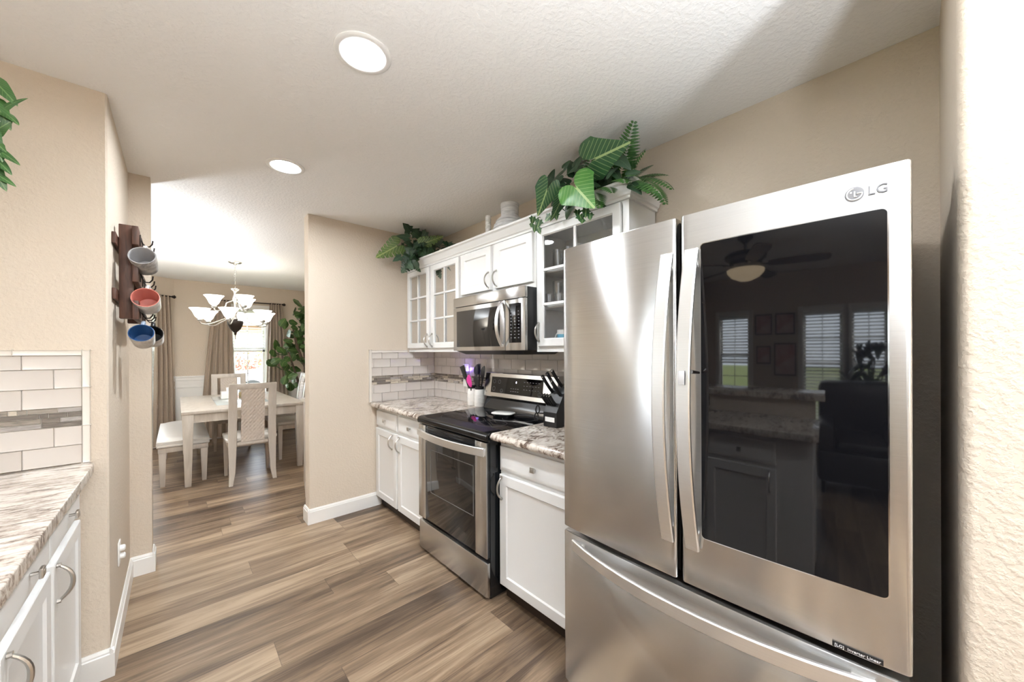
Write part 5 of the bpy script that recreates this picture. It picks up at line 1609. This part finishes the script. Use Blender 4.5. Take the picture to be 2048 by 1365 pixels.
MB().lathe([(.001, 1.742), (.075, 1.735), (.080, 1.72), (.072, 1.68), (.052, 1.635), (.025, 1.605), (.012, 1.59), (.014, 1.575), (.004, 1.56), (.003, 1.51), (.001, 1.51)], (CHX, CHY, 0), 26).build('bowl', 'bronze', ch, 50)
def arm(phi, r, z0, zs, n):
    c, s = math.cos(R(phi)), math.sin(R(phi))
    prof = [(.018, z0), (.08, z0 - .035), (.16 * r / .34, z0 - .075), (.26 * r / .34, zs - .055), (r - .01, zs - .050), (r, zs - .020)]
    pts = []
    for i in range(len(prof) - 1):
        for q in (0, .25, .5, .75):
            p0 = prof[max(i - 1, 0)]; p1 = prof[i]; p2 = prof[i + 1]; p3 = prof[min(i + 2, len(prof) - 1)]
            f = lambda a, b, c_, d: .5 * ((2 * b) + (-a + c_) * q + (2 * a - 5 * b + 4 * c_ - d) * q * q + (-a + 3 * b - 3 * c_ + d) * q ** 3)
            rr, zz = f(p0[0], p1[0], p2[0], p3[0]), f(p0[1], p1[1], p2[1], p3[1])
            pts.append((CHX + rr * c, CHY + rr * s, zz))
    pts.append((CHX + r * c, CHY + r * s, zs - .02))
    a = MB().tube(pts, .0065, 8)
    a.lathe([(.001, -.025), (.012, -.025), (.028, -.010), (.026, .004), (.020, .012), (.001, .012)], (CHX + r * c, CHY + r * s, zs), 16)
    a = a.build('arm', 'nickel', ch, 50)
    t = .004
    p = [(.024, .008), (.030, .012), (.046, .030), (.058, .060), (.074, .092), (.098, .120), (.095, .121), (.070, .094), (.054, .062), (.042, .034), (.024, .016)]
    MB().lathe(p, (CHX + r * c, CHY + r * s, zs), 28).build('shade', 'frost', a, 60)
for i in range(6): arm(15 + 60 * i, .34, 1.80, 1.735, i)
for i in range(3): arm(50 + 120 * i, .20, 1.98, 1.905, i)

# ================================================================== LIVING ROOM AND BEHIND THE CAMERA
fx_, fy_, fz_ = -1.90, .90, 2.30
cf = thing('ceiling_fan', 'dark ceiling fan with amber glass light, in the living room', 'ceiling fan', (fx_, fy_, CEIL))
MB().lathe([(.001, -.0005), (.08, -.0005), (.085, -.02), (.03, -.06), (.016, -.07), (.016, -.15), (.001, -.15)], (fx_, fy_, CEIL), 30).build('canopy', 'fan_metal', cf, 40)
MB().lathe([(.001, .004), (.10, .004), (.20, -.02), (.23, -.045), (.22, -.07), (.18, -.09), (.17, -.13), (.10, -.16), (.001, -.16)], (fx_, fy_, fz_), 36).build('motor_housing', 'fan_metal', cf, 40)
for i in range(5):
    Q = Matrix.Translation((fx_, fy_, fz_ - .135)) @ Matrix.Rotation(R(-95 + 72 * i), 4, 'Z') @ Matrix.Rotation(R(10), 4, 'X')
    m = MB()
    pr = [(.24, .05), (.34, .07), (.72, .08), (.80, .065), (.82, .03)]
    o = [(x, -w) for x, w in pr] + [(x, w) for x, w in pr[::-1]]
    m.ring_loft([[Q @ Vector((x, w, z)) for x, w in o] for z in (-.004, .004)])
    b = m.build('blade', 'fan_wood', cf, 0)
    MB().bar([Q @ Vector((.15, 0, .0)), Q @ Vector((.27, 0, -.008))], .03, .008, Q.to_3x3() @ Vector((0, 1, 0))).build('blade_iron', 'fan_metal', b)
MB().lathe([(.10, -.165), (.205, -.175), (.20, -.20), (.15, -.245), (.07, -.275), (.001, -.28)], (fx_, fy_, fz_), 30).build('light_bowl', 'fan_bowl', cf, 50)

for i, (y, z, w, h_) in enumerate(((1.06, 1.72, .28, .30), (.72, 1.72, .30, .30), (1.06, 1.28, .24, .26), (.72, 1.22, .34, .46))):
    root = thing('picture_frame', 'dark framed print on the living room wall, %s' % ('upper left', 'upper right', 'lower left', 'lower right')[i], 'picture', (-4.1995, y, z))
    m = MB()
    for a in ((y - w / 2, y + w / 2, z - h_ / 2, z - h_ / 2 + .02), (y - w / 2, y + w / 2, z + h_ / 2 - .02, z + h_ / 2), (y - w / 2, y - w / 2 + .02, z - h_ / 2 + .02, z + h_ / 2 - .02), (y + w / 2 - .02, y + w / 2, z - h_ / 2 + .02, z + h_ / 2 - .02)):
        m.box(-4.1992, -4.178, *a, .003)
    m.build('frame', 'black', root)
    MB().box(-4.1992, -4.190, y - w / 2 + .02, y + w / 2 - .02, z - h_ / 2 + .02, z + h_ / 2 - .02).build('print', 'paper_art', root, 0)

ac = thing('armchair', 'dark leather armchair in the living room by the windows', 'armchair', (-2.68, -.15, 0))
MB().box(-3.13, -2.28, -.60, .22, .12, .42, .05).build('base', 'leather', ac)
MB().box(-2.98, -2.26, -.42, .04, .4205, .52, .05).build('seat_cushion', 'leather', ac)
MB().box(-3.30, -2.99, -.60, .22, .4205, 1.02, .08).build('backrest', 'leather', ac)
for y in (-.60, .05): MB().box(-2.98, -2.28, y, y + .17, .4205, .66, .05).build('armrest', 'leather', ac)
for x in (-3.08, -2.36):
    for y in (-.54, .16): legq(MB(), x, y, .03, .04, 0, .12).build('leg', 'black', ac)

fp = thing('potted_plant', 'leafy potted plant in front of the living room windows', 'plant', (-3.93, -.45, 0))
MB().lathe([(.001, 0), (.12, 0), (.16, .35), (.15, .36), (.14, .33), (.001, .32)], (-3.93, -.42, 0), 24).build('planter', 'terracotta', fp, 40)
m = MB()
for q in range(4): m.tube([(-3.93, -.42, .31), (-3.93 + .05 * math.cos(q * 1.7), -.42 + .06 * math.sin(q * 1.7), .8), (-3.93 + .12 * math.cos(q * 1.7), -.42 + .2 * math.sin(q * 1.7), 1.25)], .009, 6)
m.build('stem', 'bark', fp)
m = MB(); random.seed(12)
for _ in range(46):
    c = Vector((-3.93 + abs(random.gauss(0, .10)), -.42 + random.gauss(0, .16), random.uniform(.7, 1.45)))
    d = Vector((random.gauss(0, .7), random.gauss(0, .9), -.5)); L = random.uniform(.14, .22)
    leaf(m, c, d, Vector((random.gauss(.4, .5), random.gauss(0, .4), .8)), L, L * .6, sh_heart, -.27, .6, .15, 8, 3)
m.build('foliage', 'leaf_dark', fp, 60, norm=False)

def added_uplight(label, x, y, power, h=1.55, cone=168):  # made-up uplight, kept out of view, added to brighten the ceilings
    root = thing('added_fill_lamp', label, 'added fill lamp', (x, y, 0))
    k = h - 1.70
    MB().lathe([(.001, 0), (.14, 0), (.14, .015), (.03, .03), (.001, .03)], (x, y, 0), 28).build('base', 'bronze', root, 40)
    MB().tube([(x, y, .028), (x, y, h)], .012, 12).build('pole', 'bronze', root)
    MB().lathe([(.015, 1.70 + k), (.05, 1.71 + k), (.12, 1.76 + k), (.17, 1.82 + k), (.167, 1.822 + k), (.115, 1.768 + k), (.048, 1.722 + k), (.015, 1.715 + k)], (x, y, 0), 30, caps=False).build('shade', 'bronze', root, 60)
    MB().lathe([(.001, 1.74 + k), (.028, 1.75 + k), (.034, 1.78 + k), (.022, 1.81 + k), (.001, 1.815 + k)], (x, y, 0), 18).build('bulb', M['bulb'], root, 50)
    ld_ = bpy.data.lights.new('added_uplight_spot', 'SPOT')
    ld_.energy = power; ld_.color = (.90, .955, 1); ld_.spot_size = R(cone); ld_.spot_blend = .6; ld_.shadow_soft_size = .12
    lo = bpy.data.objects.new('added_uplight_spot', ld_)
    COL.objects.link(lo)
    lo.parent = root
    lo.location = (0, 0, h + .14)
    lo.rotation_euler = (math.pi, 0, 0)
M['bulb'] = pb('fill_lamp_bulb', (1, 1, 1), .5, emit=(1, .95, .88), estr=6)
added_uplight('added bronze fill lamp at the end of the peninsula, behind the camera', -.42, -.95, FILL_UPLIGHT * 1.1, 1.02, 145)
added_uplight('added bronze fill lamp in the middle of the kitchen, behind the camera', .38, -1.45, FILL_UPLIGHT * 1.0, 1.02, 145)
added_uplight('added bronze fill lamp by the near wall, far behind the camera', .40, -2.2, FILL_UPLIGHT * 1.2, 1.3, 150)
added_uplight('added bronze fill lamp in the left part of the dining room', -.98, 4.5, FILL_UPLIGHT * .95)
